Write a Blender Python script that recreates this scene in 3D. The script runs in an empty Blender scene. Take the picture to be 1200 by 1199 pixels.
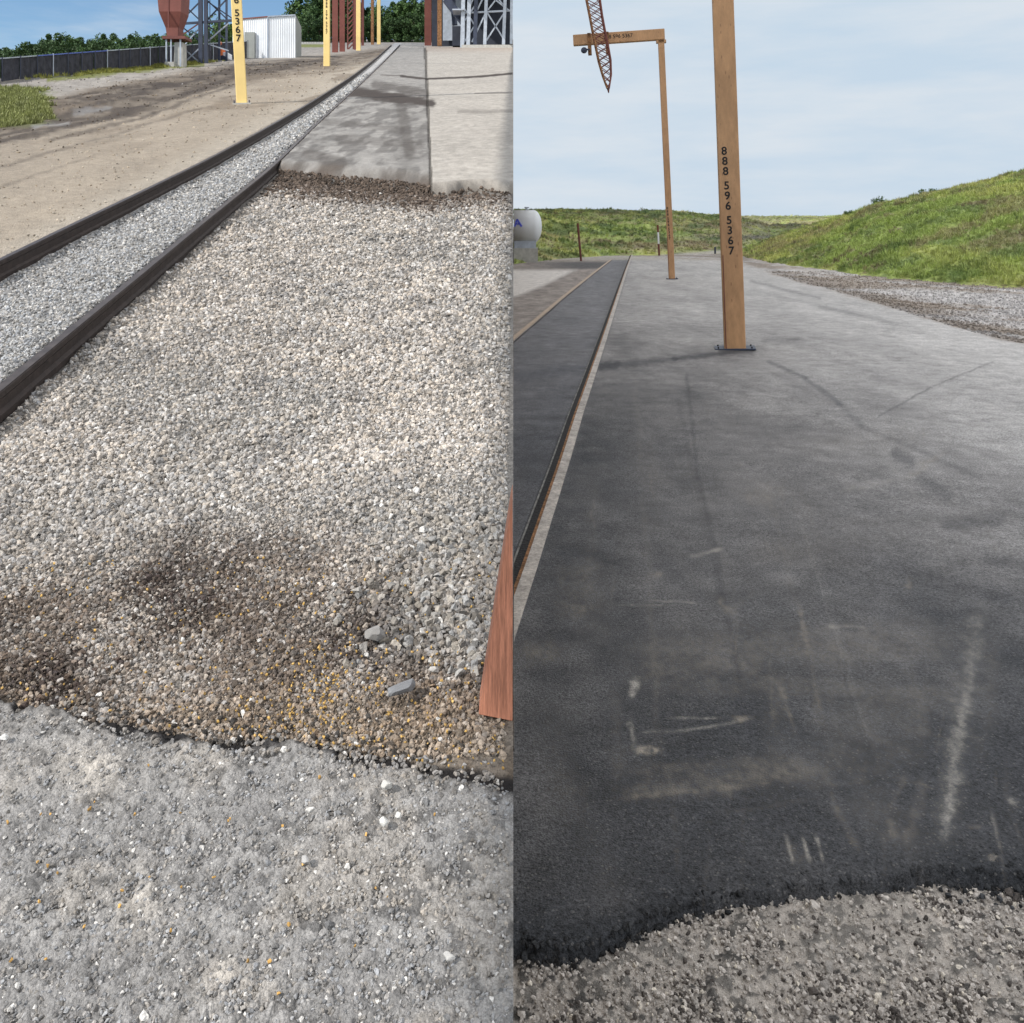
import bpy, bmesh, math, random
import numpy as np
from mathutils import Vector, Matrix, Euler
random.seed(7); RNG = np.random.default_rng(7)
R = math.radians
C = bpy.context.scene.collection
SC = bpy.context.scene

# ------------------------------------------------------------------ camera
F = 1100.0            # focal length in units of a 1200 px wide picture
CX, CY = 601.5, 260.0 # principal point (level camera, shifted lens)
cd = bpy.data.cameras.new('camera'); cam = bpy.data.objects.new('camera', cd); C.objects.link(cam)
cd.sensor_width = 36; cd.lens = 36 * F / 1200
cd.shift_x = -(CX - 600) / 1200; cd.shift_y = -(600 - CY) / 1200
cd.clip_start = 0.05; cd.clip_end = 3000
cam.location = (0, 0, 0); cam.rotation_euler = (R(90), 0, 0)
SC.camera = cam

# ------------------------------------------------------------------ light
SUN = Vector((-0.86, -0.51, 0)).normalized(); ELEV = R(38)
sund = Vector((SUN.x * math.cos(ELEV), SUN.y * math.cos(ELEV), math.sin(ELEV)))
sl = bpy.data.lights.new('sun', 'SUN'); sl.energy = 5.0; sl.angle = R(0.35); sl.color = (1, .955, .89)
so = bpy.data.objects.new('sun', sl); C.objects.link(so)
so.rotation_euler = sund.to_track_quat('Z', 'Y').to_euler()
W = bpy.data.worlds.new('World'); SC.world = W; W.use_nodes = True
nt = W.node_tree; N = nt.nodes; L = nt.links; N.clear()
def wn(t, **k):
    n = N.new(t)
    for a, b in k.items(): setattr(n, a, b)
    return n
out = wn('ShaderNodeOutputWorld'); bg = wn('ShaderNodeBackground'); bg.inputs[1].default_value = 0.1
sky = wn('ShaderNodeTexSky', sky_type='NISHITA', sun_disc=False)
sky.sun_elevation = ELEV; sky.sun_rotation = math.atan2(sund.x, sund.y)
sky.air_density = 1.0; sky.dust_density = 0.6; sky.ozone_density = 2.0
tc = wn('ShaderNodeTexCoord'); sep = wn('ShaderNodeSeparateXYZ'); L.new(tc.outputs['Generated'], sep.inputs[0])
mp = wn('ShaderNodeMapping'); mp.inputs['Scale'].default_value = (3.0, 3.0, 16.0)
L.new(tc.outputs['Generated'], mp.inputs[0])
nz = wn('ShaderNodeTexNoise'); nz.inputs['Scale'].default_value = 1.6; nz.inputs['Detail'].default_value = 7
nz.inputs['Roughness'].default_value = .55; L.new(mp.outputs[0], nz.inputs['Vector'])
edge = wn('ShaderNodeMapRange', interpolation_type='SMOOTHSTEP'); edge.inputs[1].default_value = -0.10; edge.inputs[2].default_value = 0.0
L.new(sep.outputs[0], edge.inputs[0])
wisp = wn('ShaderNodeMapRange', interpolation_type='SMOOTHSTEP'); wisp.inputs[1].default_value = .47; wisp.inputs[2].default_value = .78
wisp.inputs[4].default_value = .55; L.new(nz.outputs[0], wisp.inputs[0])
hi = wn('ShaderNodeMapRange', interpolation_type='SMOOTHSTEP'); hi.inputs[1].default_value = .35; hi.inputs[2].default_value = .75; hi.inputs[3].default_value = 1; hi.inputs[4].default_value = .35
L.new(sep.outputs[2], hi.inputs[0]); eh = wn('ShaderNodeMath', operation='MULTIPLY'); L.new(edge.outputs[0], eh.inputs[0]); L.new(hi.outputs[0], eh.inputs[1])
mx = wn('ShaderNodeMath', operation='MAXIMUM'); L.new(eh.outputs[0], mx.inputs[0]); L.new(wisp.outputs[0], mx.inputs[1])
cr = wn('ShaderNodeValToRGB'); L.new(nz.outputs[0], cr.inputs[0])
cr.color_ramp.elements[0].position = .36; cr.color_ramp.elements[0].color = (5.7, 6.9, 8.1, 1)
cr.color_ramp.elements[1].position = .66; cr.color_ramp.elements[1].color = (6.9, 7.6, 8.3, 1)
sb = wn('ShaderNodeMix', data_type='RGBA', blend_type='MULTIPLY'); sb.inputs[0].default_value = 1
L.new(sky.outputs[0], sb.inputs[6]); sb.inputs[7].default_value = (1.15, 1.32, 1.42, 1)
mc = wn('ShaderNodeMix', data_type='RGBA'); L.new(mx.outputs[0], mc.inputs[0]); L.new(sb.outputs[2], mc.inputs[6]); L.new(cr.outputs[0], mc.inputs[7])
L.new(mc.outputs[2], bg.inputs[0]); L.new(bg.outputs[0], out.inputs[0])
SC.view_settings.view_transform = 'Standard'; SC.view_settings.look = 'None'
SC.view_settings.exposure = 0; SC.view_settings.gamma = 1; SC.view_settings.use_curve_mapping = False
SC.render.engine = 'CYCLES'

# ------------------------------------------------------------------ helpers
HL, HZL = 1.5, 38.0        # left place: eye height, picture row of the slope's vanishing line
HR, HZR = 2.3, 260.0       # right place
SL = (CY - HZL) / F        # slope of the hillside the left place stands on
def zl(y): return -HL + SL * y
def gl(px, row, dz=0):     # a pixel of the left ground -> point
    y = F * HL / (row - HZL); return Vector(((px - CX) / F * y, y, zl(y) + dz))
def gr(px, row, dz=0):
    y = F * HR / (row - HZR); return Vector(((px - CX) / F * y, y, -HR + dz))
def at(px, row, y):        # a pixel at a depth -> point
    return Vector(((px - CX) / F * y, y, (CY - row) / F * y))
def tag(o, label=None, cat=None, group=None, kind=None):
    if label: o['label'] = label
    if cat: o['category'] = cat
    if group: o['group'] = group
    if kind: o['kind'] = kind
    return o
def empty(name, loc=(0, 0, 0), rot=(0, 0, 0)):
    o = bpy.data.objects.new(name, None); C.objects.link(o); o.location = loc; o.rotation_euler = rot; return o
def sstep(a, b, x):
    t = np.clip((x - a) / (b - a), 0, 1); return t * t * (3 - 2 * t)
def _h(ix, iy, s):
    v = np.sin(ix * 127.1 + iy * 311.7 + s * 74.7) * 43758.5453; return v - np.floor(v)
def vn(x, y, s=0):
    xi = np.floor(x); yi = np.floor(y); fx = x - xi; fy = y - yi
    fx = fx * fx * (3 - 2 * fx); fy = fy * fy * (3 - 2 * fy)
    a = _h(xi, yi, s); b = _h(xi + 1, yi, s); c = _h(xi, yi + 1, s); d = _h(xi + 1, yi + 1, s)
    return a + (b - a) * fx + (c - a) * fy + (a - b - c + d) * fx * fy
def fbm(x, y, s=0, o=4):
    t = 0; a = .5; n = 0
    for k in range(o):
        t = t + a * vn(x, y, s + k * 3.7); n += a; a *= .5; x = x * 2.03 + 5.2; y = y * 2.03 + 1.3
    return t / n
def lin(r, g, b):          # an sRGB 0..255 colour -> linear
    def f(c):
        c /= 255.; return c / 12.92 if c <= .04045 else ((c + .055) / 1.055) ** 2.4
    return np.array([f(r), f(g), f(b)])
def mixc(col, c, m):
    m = np.clip(m, 0, 1)[..., None]; return col * (1 - m) + np.asarray(c) * m
def seg(px, row, a, b):    # distance to a segment
    ax, ay = a; bx, by = b; dx, dy = bx - ax, by - ay
    t = np.clip(((px - ax) * dx + (row - ay) * dy) / (dx * dx + dy * dy), 0, 1)
    return np.hypot(px - ax - t * dx, row - ay - t * dy), t

def node_mat(name, rough=.85, base=None, attr=None, inst=False, grain=(60, .5, .7, 1.4), grain2=None, bump=(60, .3, .01), spec=.3, metal=0, stretch=None, specks=None):
    m = bpy.data.materials.new(name); m.use_nodes = True
    t = m.node_tree; n = t.nodes; l = t.links; bs = n['Principled BSDF']
    bs.inputs['Roughness'].default_value = rough; bs.inputs['Metallic'].default_value = metal
    bs.inputs['Specular IOR Level'].default_value = spec
    co = n.new('ShaderNodeTexCoord'); vec = co.outputs['Object']
    if stretch:
        q = n.new('ShaderNodeMapping'); q.inputs['Scale'].default_value = stretch; l.new(vec, q.inputs[0]); vec = q.outputs[0]
    if attr:
        a = n.new('ShaderNodeAttribute'); a.attribute_name = attr; a.attribute_type = 'INSTANCER' if inst else 'GEOMETRY'; c = a.outputs['Color']
    else:
        a = n.new('ShaderNodeRGB'); a.outputs[0].default_value = (*base, 1); c = a.outputs[0]
    for g in (grain, grain2):
        if not g: continue
        z = n.new('ShaderNodeTexNoise'); z.inputs['Scale'].default_value = g[0]; z.inputs['Detail'].default_value = 4; z.inputs['Roughness'].default_value = g[1]
        l.new(vec, z.inputs['Vector'])
        mr = n.new('ShaderNodeMapRange'); mr.inputs[1].default_value = .3; mr.inputs[2].default_value = .7; mr.inputs[3].default_value = g[2]; mr.inputs[4].default_value = g[3]
        l.new(z.outputs[0], mr.inputs[0])
        mu = n.new('ShaderNodeMix'); mu.data_type = 'RGBA'; mu.blend_type = 'MULTIPLY'; mu.inputs[0].default_value = 1
        l.new(c, mu.inputs[6]); l.new(mr.outputs[0], mu.inputs[7]); c = mu.outputs[2]
    if specks:             # (scale, threshold, colour) small stones showing in the binder
        v = n.new('ShaderNodeTexVoronoi'); v.inputs['Scale'].default_value = specks[0]; l.new(vec, v.inputs['Vector'])
        s = n.new('ShaderNodeSeparateColor'); l.new(v.outputs['Color'], s.inputs[0])
        th = n.new('ShaderNodeMapRange'); th.inputs[1].default_value = specks[1]; th.inputs[2].default_value = specks[1] + .02; l.new(s.outputs[0], th.inputs[0])
        di = n.new('ShaderNodeMapRange'); di.inputs[1].default_value = .45; di.inputs[2].default_value = .3; l.new(v.outputs['Distance'], di.inputs[0])
        pr = n.new('ShaderNodeMath'); pr.operation = 'MULTIPLY'; l.new(th.outputs[0], pr.inputs[0]); l.new(di.outputs[0], pr.inputs[1])
        p2 = n.new('ShaderNodeMath'); p2.operation = 'MULTIPLY'; l.new(pr.outputs[0], p2.inputs[0]); p2.inputs[1].default_value = specks[3]
        mu = n.new('ShaderNodeMix'); mu.data_type = 'RGBA'; l.new(p2.outputs[0], mu.inputs[0]); l.new(c, mu.inputs[6]); mu.inputs[7].default_value = (*specks[2], 1); c = mu.outputs[2]
    l.new(c, bs.inputs['Base Color'])
    if bump:
        z = n.new('ShaderNodeTexNoise'); z.inputs['Scale'].default_value = bump[0]; z.inputs['Detail'].default_value = 5; l.new(vec, z.inputs['Vector'])
        b = n.new('ShaderNodeBump'); b.inputs['Strength'].default_value = bump[1]; b.inputs['Distance'].default_value = bump[2]
        l.new(z.outputs[0], b.inputs['Height']); l.new(b.outputs[0], bs.inputs['Normal'])
    return m

def add_dust(m):
    t = m.node_tree; n = t.nodes; l = t.links; bs = n['Principled BSDF']; src = bs.inputs['Base Color'].links[0].from_socket
    a = n.new('ShaderNodeAttribute'); a.attribute_name = 'Dust'; co = n.new('ShaderNodeTexCoord')
    z = n.new('ShaderNodeTexNoise'); z.inputs['Scale'].default_value = 60; z.inputs['Detail'].default_value = 8; z.inputs['Roughness'].default_value = .9; l.new(co.outputs['Object'], z.inputs['Vector'])
    mr = n.new('ShaderNodeMapRange'); mr.inputs[1].default_value = .36; mr.inputs[2].default_value = .64; l.new(z.outputs[0], mr.inputs[0])
    su = n.new('ShaderNodeMath'); su.operation = 'MULTIPLY_ADD'; su.inputs[1].default_value = 1.6; l.new(a.outputs['Alpha'], su.inputs[0])
    ng = n.new('ShaderNodeMath'); ng.operation = 'MULTIPLY'; ng.inputs[1].default_value = -1.15; l.new(mr.outputs[0], ng.inputs[0]); l.new(ng.outputs[0], su.inputs[2])
    f = n.new('ShaderNodeMapRange'); f.inputs[1].default_value = -.40; f.inputs[2].default_value = .75; f.inputs[4].default_value = .72; l.new(su.outputs[0], f.inputs[0])
    gt = n.new('ShaderNodeMapRange'); gt.inputs[2].default_value = .06; l.new(a.outputs['Alpha'], gt.inputs[0])
    pm = n.new('ShaderNodeMath'); pm.operation = 'MULTIPLY'; l.new(f.outputs[0], pm.inputs[0]); l.new(gt.outputs[0], pm.inputs[1])
    mu = n.new('ShaderNodeMix'); mu.data_type = 'RGBA'; l.new(pm.outputs[0], mu.inputs[0]); l.new(src, mu.inputs[6]); l.new(a.outputs['Color'], mu.inputs[7]); l.new(mu.outputs[2], bs.inputs['Base Color'])

def grid(name, X, Y, Z, col, mat, keep=None, smooth=True, kind='structure', extra=None):
    nr, nc = X.shape
    co = np.stack([X, Y, Z], -1).reshape(-1, 3).astype(np.float32)
    idx = np.arange(nr * nc).reshape(nr, nc)
    q = np.stack([idx[:-1, :-1], idx[:-1, 1:], idx[1:, 1:], idx[1:, :-1]], -1).reshape(-1, 4)
    if keep is not None:
        k = keep[:-1, :-1] | keep[1:, :-1] | keep[:-1, 1:] | keep[1:, 1:]
        q = q[k.reshape(-1)]
    used = np.zeros(nr * nc, bool); used[q.reshape(-1)] = True
    rem = np.cumsum(used) - 1; q = rem[q]; co = co[used]
    me = bpy.data.meshes.new(name); me.vertices.add(len(co)); me.vertices.foreach_set('co', co.reshape(-1))
    me.loops.add(q.size); me.loops.foreach_set('vertex_index', q.reshape(-1).astype(np.int32))
    me.polygons.add(len(q)); me.polygons.foreach_set('loop_start', np.arange(0, q.size, 4, dtype=np.int32))
    me.polygons.foreach_set('loop_total', np.full(len(q), 4, np.int32))
    me.update(calc_edges=True); me.validate()
    if col is not None:
        a = me.color_attributes.new('Col', 'FLOAT_COLOR', 'POINT')
        cc = np.ones((len(co), 4), np.float32); cc[:, :3] = np.clip(col.reshape(-1, 3)[used], 0, 1)
        a.data.foreach_set('color', cc.reshape(-1))
    me.polygons.foreach_set('use_smooth', np.full(len(q), smooth))
    me.materials.append(mat)
    o = bpy.data.objects.new(name, me); C.objects.link(o)
    if kind: o['kind'] = kind
    if extra is not None:
        a = me.color_attributes.new('Dust', 'FLOAT_COLOR', 'POINT'); a.data.foreach_set('color', extra.reshape(-1, 4)[used].astype(np.float32).reshape(-1))
    return o

class MB:                  # collects bars, boxes and prisms into ONE mesh
    def __init__(s): s.v = []; s.f = []
    def add(s, vs, fs):
        n = len(s.v); s.v += [tuple(v) for v in vs]; s.f += [tuple(i + n for i in f) for f in fs]; return s
    def box(s, a, b):
        (x0, y0, z0), (x1, y1, z1) = a, b
        return s.add([(x0,y0,z0),(x1,y0,z0),(x1,y1,z0),(x0,y1,z0),(x0,y0,z1),(x1,y0,z1),(x1,y1,z1),(x0,y1,z1)],
                     [(0,3,2,1),(4,5,6,7),(0,1,5,4),(1,2,6,5),(2,3,7,6),(3,0,4,7)])
    def bar(s, p, q, w, d=None, n=4, w2=None):
        p = Vector(p); q = Vector(q); z = (q - p).normalized(); d = d or w
        x = z.cross(Vector((0, 1, 0)));  x = x.normalized() if x.length > 1e-3 else Vector((1, 0, 0)); y = z.cross(x)
        vs = []; w2 = w if w2 is None else w2
        for c, sc in ((p, 1), (q, w2 / w)):
            for k in range(n):
                a = 2 * math.pi * (k + .5) / n; r = .5 / math.cos(math.pi / n) if n == 4 else .5
                vs.append(c + x * math.cos(a) * r * w * sc + y * math.sin(a) * r * d * sc)
        fs = [(k, (k + 1) % n, n + (k + 1) % n, n + k) for k in range(n)] + [tuple(range(n))[::-1], tuple(range(n, 2 * n))]
        return s.add(vs, fs)
    def build(s, name, mat, parent=None, smooth=False, loc=None, bevel=0):
        me = bpy.data.meshes.new(name); me.from_pydata(s.v, [], s.f); me.update()
        bm = bmesh.new(); bm.from_mesh(me); bmesh.ops.recalc_face_normals(bm, faces=bm.faces); bm.to_mesh(me); bm.free()
        if smooth: me.polygons.foreach_set('use_smooth', [True] * len(me.polygons))
        me.materials.append(mat); o = bpy.data.objects.new(name, me); C.objects.link(o)
        if parent: o.parent = parent
        if loc: o.location = loc
        if bevel:
            b = o.modifiers.new('bevel', 'BEVEL'); b.width = bevel; b.segments = 2; b.limit_method = 'ANGLE'
        return o
def copy_tree(o, parent=None):
    c = o.copy(); C.objects.link(c); c.parent = parent
    for ch in list(o.children): copy_tree(ch, c)
    return c

# ------------------------------------------------------------------ materials
M = {}
M['gravel'] = node_mat('gravel ground', attr='Col', grain=(90, .8, .42, 1.45), grain2=(9, .6, .85, 1.15), bump=(90, .9, .02))
M['sand'] = M['gravel']
M['slab'] = node_mat('rough concrete', attr='Col', grain=(140, .7, .62, 1.35), grain2=(6, .6, .9, 1.1), bump=(120, .5, .008))
M['fore'] = node_mat('worn paving', attr='Col', grain=(230, .75, .55, 1.4), grain2=(25, .6, .8, 1.2), bump=(200, .9, .008))
M['asphalt'] = node_mat('asphalt', attr='Col', rough=.78, grain=(60, 1.0, -.1, 2.3), grain2=(3.5, .8, .72, 1.28), bump=(120, 1.0, .012), specks=(75, .88, (.22, .21, .20), .4), spec=.25)
add_dust(M['asphalt'])
M['stone'] = node_mat('stone', attr='col', inst=True, grain=(2.5, .6, .75, 1.2), bump=(3, .4, .2))
M['kernel'] = node_mat('grain kernel', attr='col', inst=True, rough=.5, grain=(2.5, .6, .85, 1.1), bump=None)
M['hill'] = node_mat('grassy hill', attr='Col', grain=(6, .7, .6, 1.4), grain2=(.7, .6, .8, 1.2), bump=(5, .8, .3))
M['blade'] = node_mat('grass blades', attr='col', inst=True, grain=(3, .6, .8, 1.2), bump=None, rough=.6)
M['earth'] = node_mat('earth bank', base=(.17, .13, .09), grain=(3, .7, .6, 1.4), bump=(4, .8, .1))
M['railside'] = node_mat('rail rust', base=(.034, .025, .022), grain=(20, .7, .6, 1.4), bump=(60, .3, .003), rough=.75)
M['railtop'] = node_mat('rail head', base=(.085, .070, .062), grain=(14, .7, .7, 1.3), bump=(60, .1, .002), rough=.45, metal=.5)
M['railtopR'] = node_mat('dusty rail head', base=(.50, .45, .40), grain=(5, .75, .5, 1.25), grain2=(45, .8, .5, 1.35), bump=(60, .3, .002), rough=.6, metal=.1)
M['railorange'] = node_mat('orange rust', base=(.33, .165, .075), grain=(5, .8, .2, 1.3), grain2=(40, .7, .6, 1.3), bump=(60, .4, .003), rough=.85)
M['yellow'] = node_mat('faded yellow paint', base=(.86, .64, .26), grain=(1.5, .6, .88, 1.06), bump=(8, .08, .01), rough=.5)
M['brownpost'] = node_mat('tan brown paint', base=(.50, .285, .145), grain=(.9, .75, .72, 1.15), grain2=(14, .8, .84, 1.1), bump=(10, .1, .01), rough=.5, stretch=(1, 1, .35), specks=(34, .95, (.16, .08, .045), .5))
M['black'] = node_mat('black stencil paint', base=(.015, .014, .014), grain=(20, .5, .8, 1.2), bump=None, rough=.6)
M['red'] = node_mat('red oxide paint', base=(.185, .062, .048), grain=(1.5, .6, .8, 1.15), bump=(6, .1, .02), rough=.6)
M['reddark'] = node_mat('brown red steel', base=(.16, .055, .045), grain=(2, .6, .7, 1.2), bump=None, rough=.6)
M['navy'] = node_mat('dark steel', base=(.045, .055, .085), grain=(2, .6, .7, 1.2), bump=None, rough=.5)
M['galv'] = node_mat('galvanised steel', base=(.42, .46, .52), grain=(3, .6, .8, 1.15), bump=None, rough=.45, metal=.3)
M['white'] = node_mat('white sheet metal', base=(.78, .80, .82), grain=(1.2, .6, .9, 1.04), bump=None, rough=.45)
M['greydoor'] = node_mat('grey door', base=(.30, .31, .29), grain=(2, .6, .9, 1.1), bump=None)
M['concrete'] = node_mat('grey concrete', base=(.42, .41, .38), grain=(4, .7, .8, 1.2), bump=(15, .4, .02))
M['darkwall'] = node_mat('dark interior sheet', base=(.035, .04, .055), grain=(.8, .6, .7, 1.3), bump=None)
M['screen'] = node_mat('black fence screen', base=(.035, .036, .045), grain=(4, .7, .5, 1.8), bump=(6, .3, .03))
M['wood'] = node_mat('orange stained wood', base=(.56, .235, .145), grain=(130, .8, .45, 1.35), grain2=(4, .6, .85, 1.15), bump=(40, .35, .004), rough=.7, stretch=(1, 1, .06))
M['leaf'] = node_mat('tree leaves', base=(.070, .125, .032), grain=(.9, .6, .6, 1.45), bump=None, rough=.65)
M['leafdark'] = node_mat('dark tree leaves', base=(.045, .085, .025), grain=(.9, .6, .6, 1.45), bump=None, rough=.65)
M['bark'] = node_mat('bark', base=(.12, .09, .06), bump=None)
M['tank'] = node_mat('white tank paint', base=(.74, .76, .78), grain=(.8, .6, .93, 1.04), bump=None, rough=.4)
M['blue'] = node_mat('blue lettering', base=(.10, .12, .55), bump=None)
M['orange'] = node_mat('orange machine paint', base=(.62, .16, .05), bump=None)
M['slick'] = node_mat('wet puddle', base=(.30, .33, .38), grain=(3, .6, .8, 1.2), bump=None, rough=.12, spec=.6)
M['flagblue'] = node_mat('blue top rail', base=(.10, .14, .42), bump=None)
cm = bpy.data.materials.new('shade_cloud'); cm.use_nodes = True; t_ = cm.node_tree; t_.nodes.clear()
o_ = t_.nodes.new('ShaderNodeOutputMaterial'); tr_ = t_.nodes.new('ShaderNodeBsdfTranslucent'); tr_.inputs[0].default_value = (.93, .91, .88, 1)
df_ = t_.nodes.new('ShaderNodeBsdfDiffuse'); df_.inputs[0].default_value = (.9, .9, .9, 1); ms_ = t_.nodes.new('ShaderNodeMixShader'); ms_.inputs[0].default_value = .15
t_.links.new(tr_.outputs[0], ms_.inputs[1]); t_.links.new(df_.outputs[0], ms_.inputs[2]); t_.links.new(ms_.outputs[0], o_.inputs[0]); M['shade_cloud'] = cm

# ================================================================== LEFT PLACE: gravel yard on a slope
PRE = np.array   # short alias
# picture-space outlines of what lies on the slope (turned into ground positions by px/row <-> x/y)
NRX = [-60, 0, 80, 160, 240, 318, 372, 420, 452, 472]; NRY = [537, 488, 417, 347, 276, 209, 153, 106, 73, 50]   # near rail, foot
FRX = [-60, 0, 80, 160, 240, 306, 360, 410, 440, 462]; FRY = [358, 326, 284, 243, 201, 163, 130, 96, 72, 51]     # far rail, foot
def near_rail_row(px): return np.interp(px, NRX, NRY)
def far_rail_row(px): return np.interp(px, FRX, FRY)
def pave_edge(px): return np.interp(px, [-80, 0, 60, 120, 200, 280, 340, 420, 500, 560, 610], [812, 824, 833, 842, 864, 872, 870, 884, 902, 910, 922])
def slab_edge(px): return np.interp(px, [250, 318, 400, 470, 505, 560, 620], [200, 209, 218, 224, 230, 226, 225])
def Lpix(X, Y):
    Y = np.maximum(Y, .6); return CX + F * X / Y, HZL + F * HL / Y
def ydist(drow, Y): return drow * Y * Y / (F * HL)      # rows -> metres along the ground
def Lheight(X, Y):
    px, row = Lpix(X, Y); Z = zl(Y)
    # between near and far rail: the bed climbs from the far rail's foot to the near rail's head; beyond the far rail the sand is at head height
    npx = np.interp(-row, [-q for q in NRY], NRX); fpx = np.interp(-row, [-q for q in FRY], FRX)
    dn = (npx - px) * Y / F; dfar = (fpx - px) * Y / F      # metres left of each rail
    lo, hi = -0.015, 0.074
    sp = np.maximum(npx - fpx, 1) * Y / F
    bed = lo + (hi - lo) * sstep(.85, .25, dn / sp) * sstep(.02, .06, dn) + 0 * dn
    h = lo * np.ones_like(Y) + sstep(.03, .075, dn) * (bed - lo)
    h = np.where(dfar > -.02, lo + (hi - lo) * sstep(.03, .075, dfar), h)
    blend = sstep(90, 40, Y); h = h * blend
    h = h + np.where(row > 560, -0.006 * sstep(640, 860, row), 0) 
    h += (fbm(X * 6, Y * 6, 3) - .5) * .03 * sstep(25, 6, Y) + (fbm(X * .8, Y * .8, 9) - .5) * .04 * sstep(.3, 1.5, -dn)
    mud = sstep(0.1, .6, dfar) * sstep(70, 30, Y)
    h += (fbm(X * 1.2 + 3, Y * .6, 12) - .5) * .16 * mud * sstep(.6, 4, dfar)
    # land falls away left of the screened fence
    u = X / np.maximum(Y, 1)
    drop = sstep(-15.3, -18.5, X) * sstep(-.255, -.29, u)
    h -= drop * SL * np.maximum(Y - 25, 0)
    h += sstep(.30, .03, -dn) * (dn < 0) * (fbm(X * 5, Y * 2.2, 61) - .42) * .07 * (row > 215)
    return Z + h
def Lcolor(X, Y):
    px, row = Lpix(X, Y)
    n1 = fbm(X * 2, Y * 2, 1); n2 = fbm(X * 9, Y * 9, 2); n3 = fbm(X * 30, Y * 30, 4)
    c = np.ones(X.shape + (3,)) * PRE([.30, .285, .265])
    c = mixc(c, [.37, .345, .315], sstep(.35, .6, n1))
    c = mixc(c, [.20, .19, .18], sstep(.5, .7, n2) * .6)
    # dirty brown stretch before the paving edge
    brown = sstep(570, 740, row + (n1 - .5) * 190 + (n2 - .5) * 140) * (.25 + .75 * sstep(.38, .60, n3 * .5 + n2 * .5))
    c = mixc(c, [.105, .080, .062], brown * .88)
    c = mixc(c, [.27, .21, .15], sstep(790, 850, row + (n2 - .5) * 60) * .5)
    blot = np.exp(-(((px - 210) / 70) ** 2 + ((row - 690) / 45) ** 2)) + np.exp(-(((px - 455) / 90) ** 2 + ((row - 735) / 38) ** 2)) + np.exp(-(((px - 60) / 60) ** 2 + ((row - 790) / 30) ** 2))
    c = mixc(c, [.048, .035, .028], blot * (.2 + .8 * sstep(.36, .56, n2 * .5 + n3 * .5)) * 1.25)
    c = mixc(c, [.014, .012, .012], sstep(17, 8, np.abs(row - pave_edge(px) + 3 + (n2 - .5) * 18)) * sstep(20, 130, px))  # crevice shade along the paving edge, painted black on the ground
    # between rails: cleaner pale ballast
    dn = near_rail_row(px) - row; dfa = far_rail_row(px) - row
    c = mixc(c, PRE([.36, .355, .35]) * (0.85 + .3 * n3[..., None]), (dn > 0) * 1.0)
    # yard beyond the far rail: pale sand, ruts of mud, gravel, grass
    yard = (dfa > 0) * 1.0
    sand = PRE([.295, .25, .197]) * (0.82 + .36 * fbm(X * 1.5, Y * .7, 5)[..., None])
    c = mixc(c, sand, yard)
    c = mixc(c, [.37, .33, .275], yard * sstep(34, 8, far_rail_row(px) - row) * .6)
    d1 = np.interp(px, [-60, 0, 100, 200, 275, 340, 400, 470], [190, 172, 150, 122, 99, 87, 78, 64])  # mud lower edge
    d0 = np.interp(px, [-60, 0, 100, 200, 275, 340, 400, 470], [146, 138, 112, 91, 79, 72, 66, 54])   # mud upper edge
    wob = (fbm(X * .9, Y * .45, 6) - .5) * np.clip((row - 50) * .35, 6, 34)
    mud = sstep(d0 - 6, d0 + 3, row + wob * .7) * sstep(d1 + 9, d1 - 5, row + wob * .7) * (.5 + .5 * sstep(.35, .6, fbm(X * 3, Y * 1.1, 7)))
    c = mixc(c, [.082, .064, .049], yard * np.clip(mud * 1.1, 0, 1))
    mud2 = sstep(.55, .68, fbm(X * 1.6 - Y * .12, Y * .35, 17)) * yard * sstep(205, 150, row)
    c = mixc(c, [.17, .135, .10], mud2 * .75)
    for (ax, ay, bx2, by2, w_, k_) in ((-20, 182, 150, 137, 4, .9), (150, 137, 275, 93, 3.5, .9), (0, 166, 120, 126, 3, .8), (120, 126, 272, 84, 3, .9), (60, 172, 180, 138, 2.2, .7), (180, 138, 278, 100, 2, .7),
                                     (0, 205, 130, 166, 1.8, .45), (130, 166, 250, 128, 1.5, .45), (275, 92, 345, 78, 2.2, .8), (345, 78, 380, 72, 1.5, .7), (-10, 232, 110, 190, 1.6, .35), (60, 132, 240, 95, 2, .7)):
        d_, t_ = seg(px, row + (fbm(X * .8, Y * .4, 62) - .5) * 12, (ax, ay), (bx2, by2)); c = mixc(c, [.060, .046, .036], yard * sstep(w_ * 1.6, 0, d_ + (n2 - .5) * w_ * 2.2) * k_)
    grv = sstep(d0 + 3, d0 - 6, row + wob * .3) * yard
    c = mixc(c, PRE([.30, .275, .245]) * (0.6 + .8 * fbm(X * 4, Y * 4, 8)[..., None]), grv * .95)
    # weeds at the fence foot and the grass corner
    gcor = sstep(64, 44, px + (n2 - .5) * 40) * sstep(104, 112, row + (n1 - .5) * 10) * sstep(156, 140, row + (n1 - .5) * 16)
    c = mixc(c, [.15, .17, .06], gcor)
    c = mixc(c, [.20, .21, .07], yard * sstep(56.5, 55.5, row) * sstep(52, 53, row) * (px > 340) * (px < 386))
    fl = np.interp(px, [0, 60, 190, 235], [101, 97, 82, 78])
    c = mixc(c, [.16, .17, .05], yard * sstep(4, 1, np.abs(row - fl) + (n2 - .5) * 5) * (px > 55) * (px < 240))
    for (ax, ay, bx2, by2, w_) in ((88, 137, 128, 131, 3.2), (40, 153, 80, 150, 3.2)):
        d_, t_ = seg(px, row, (ax, ay), (bx2, by2)); c = mixc(c, [.30, .30, .30], sstep(w_ * 1.4, 0, d_ + (n2 - .5) * 5) * .5)
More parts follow.
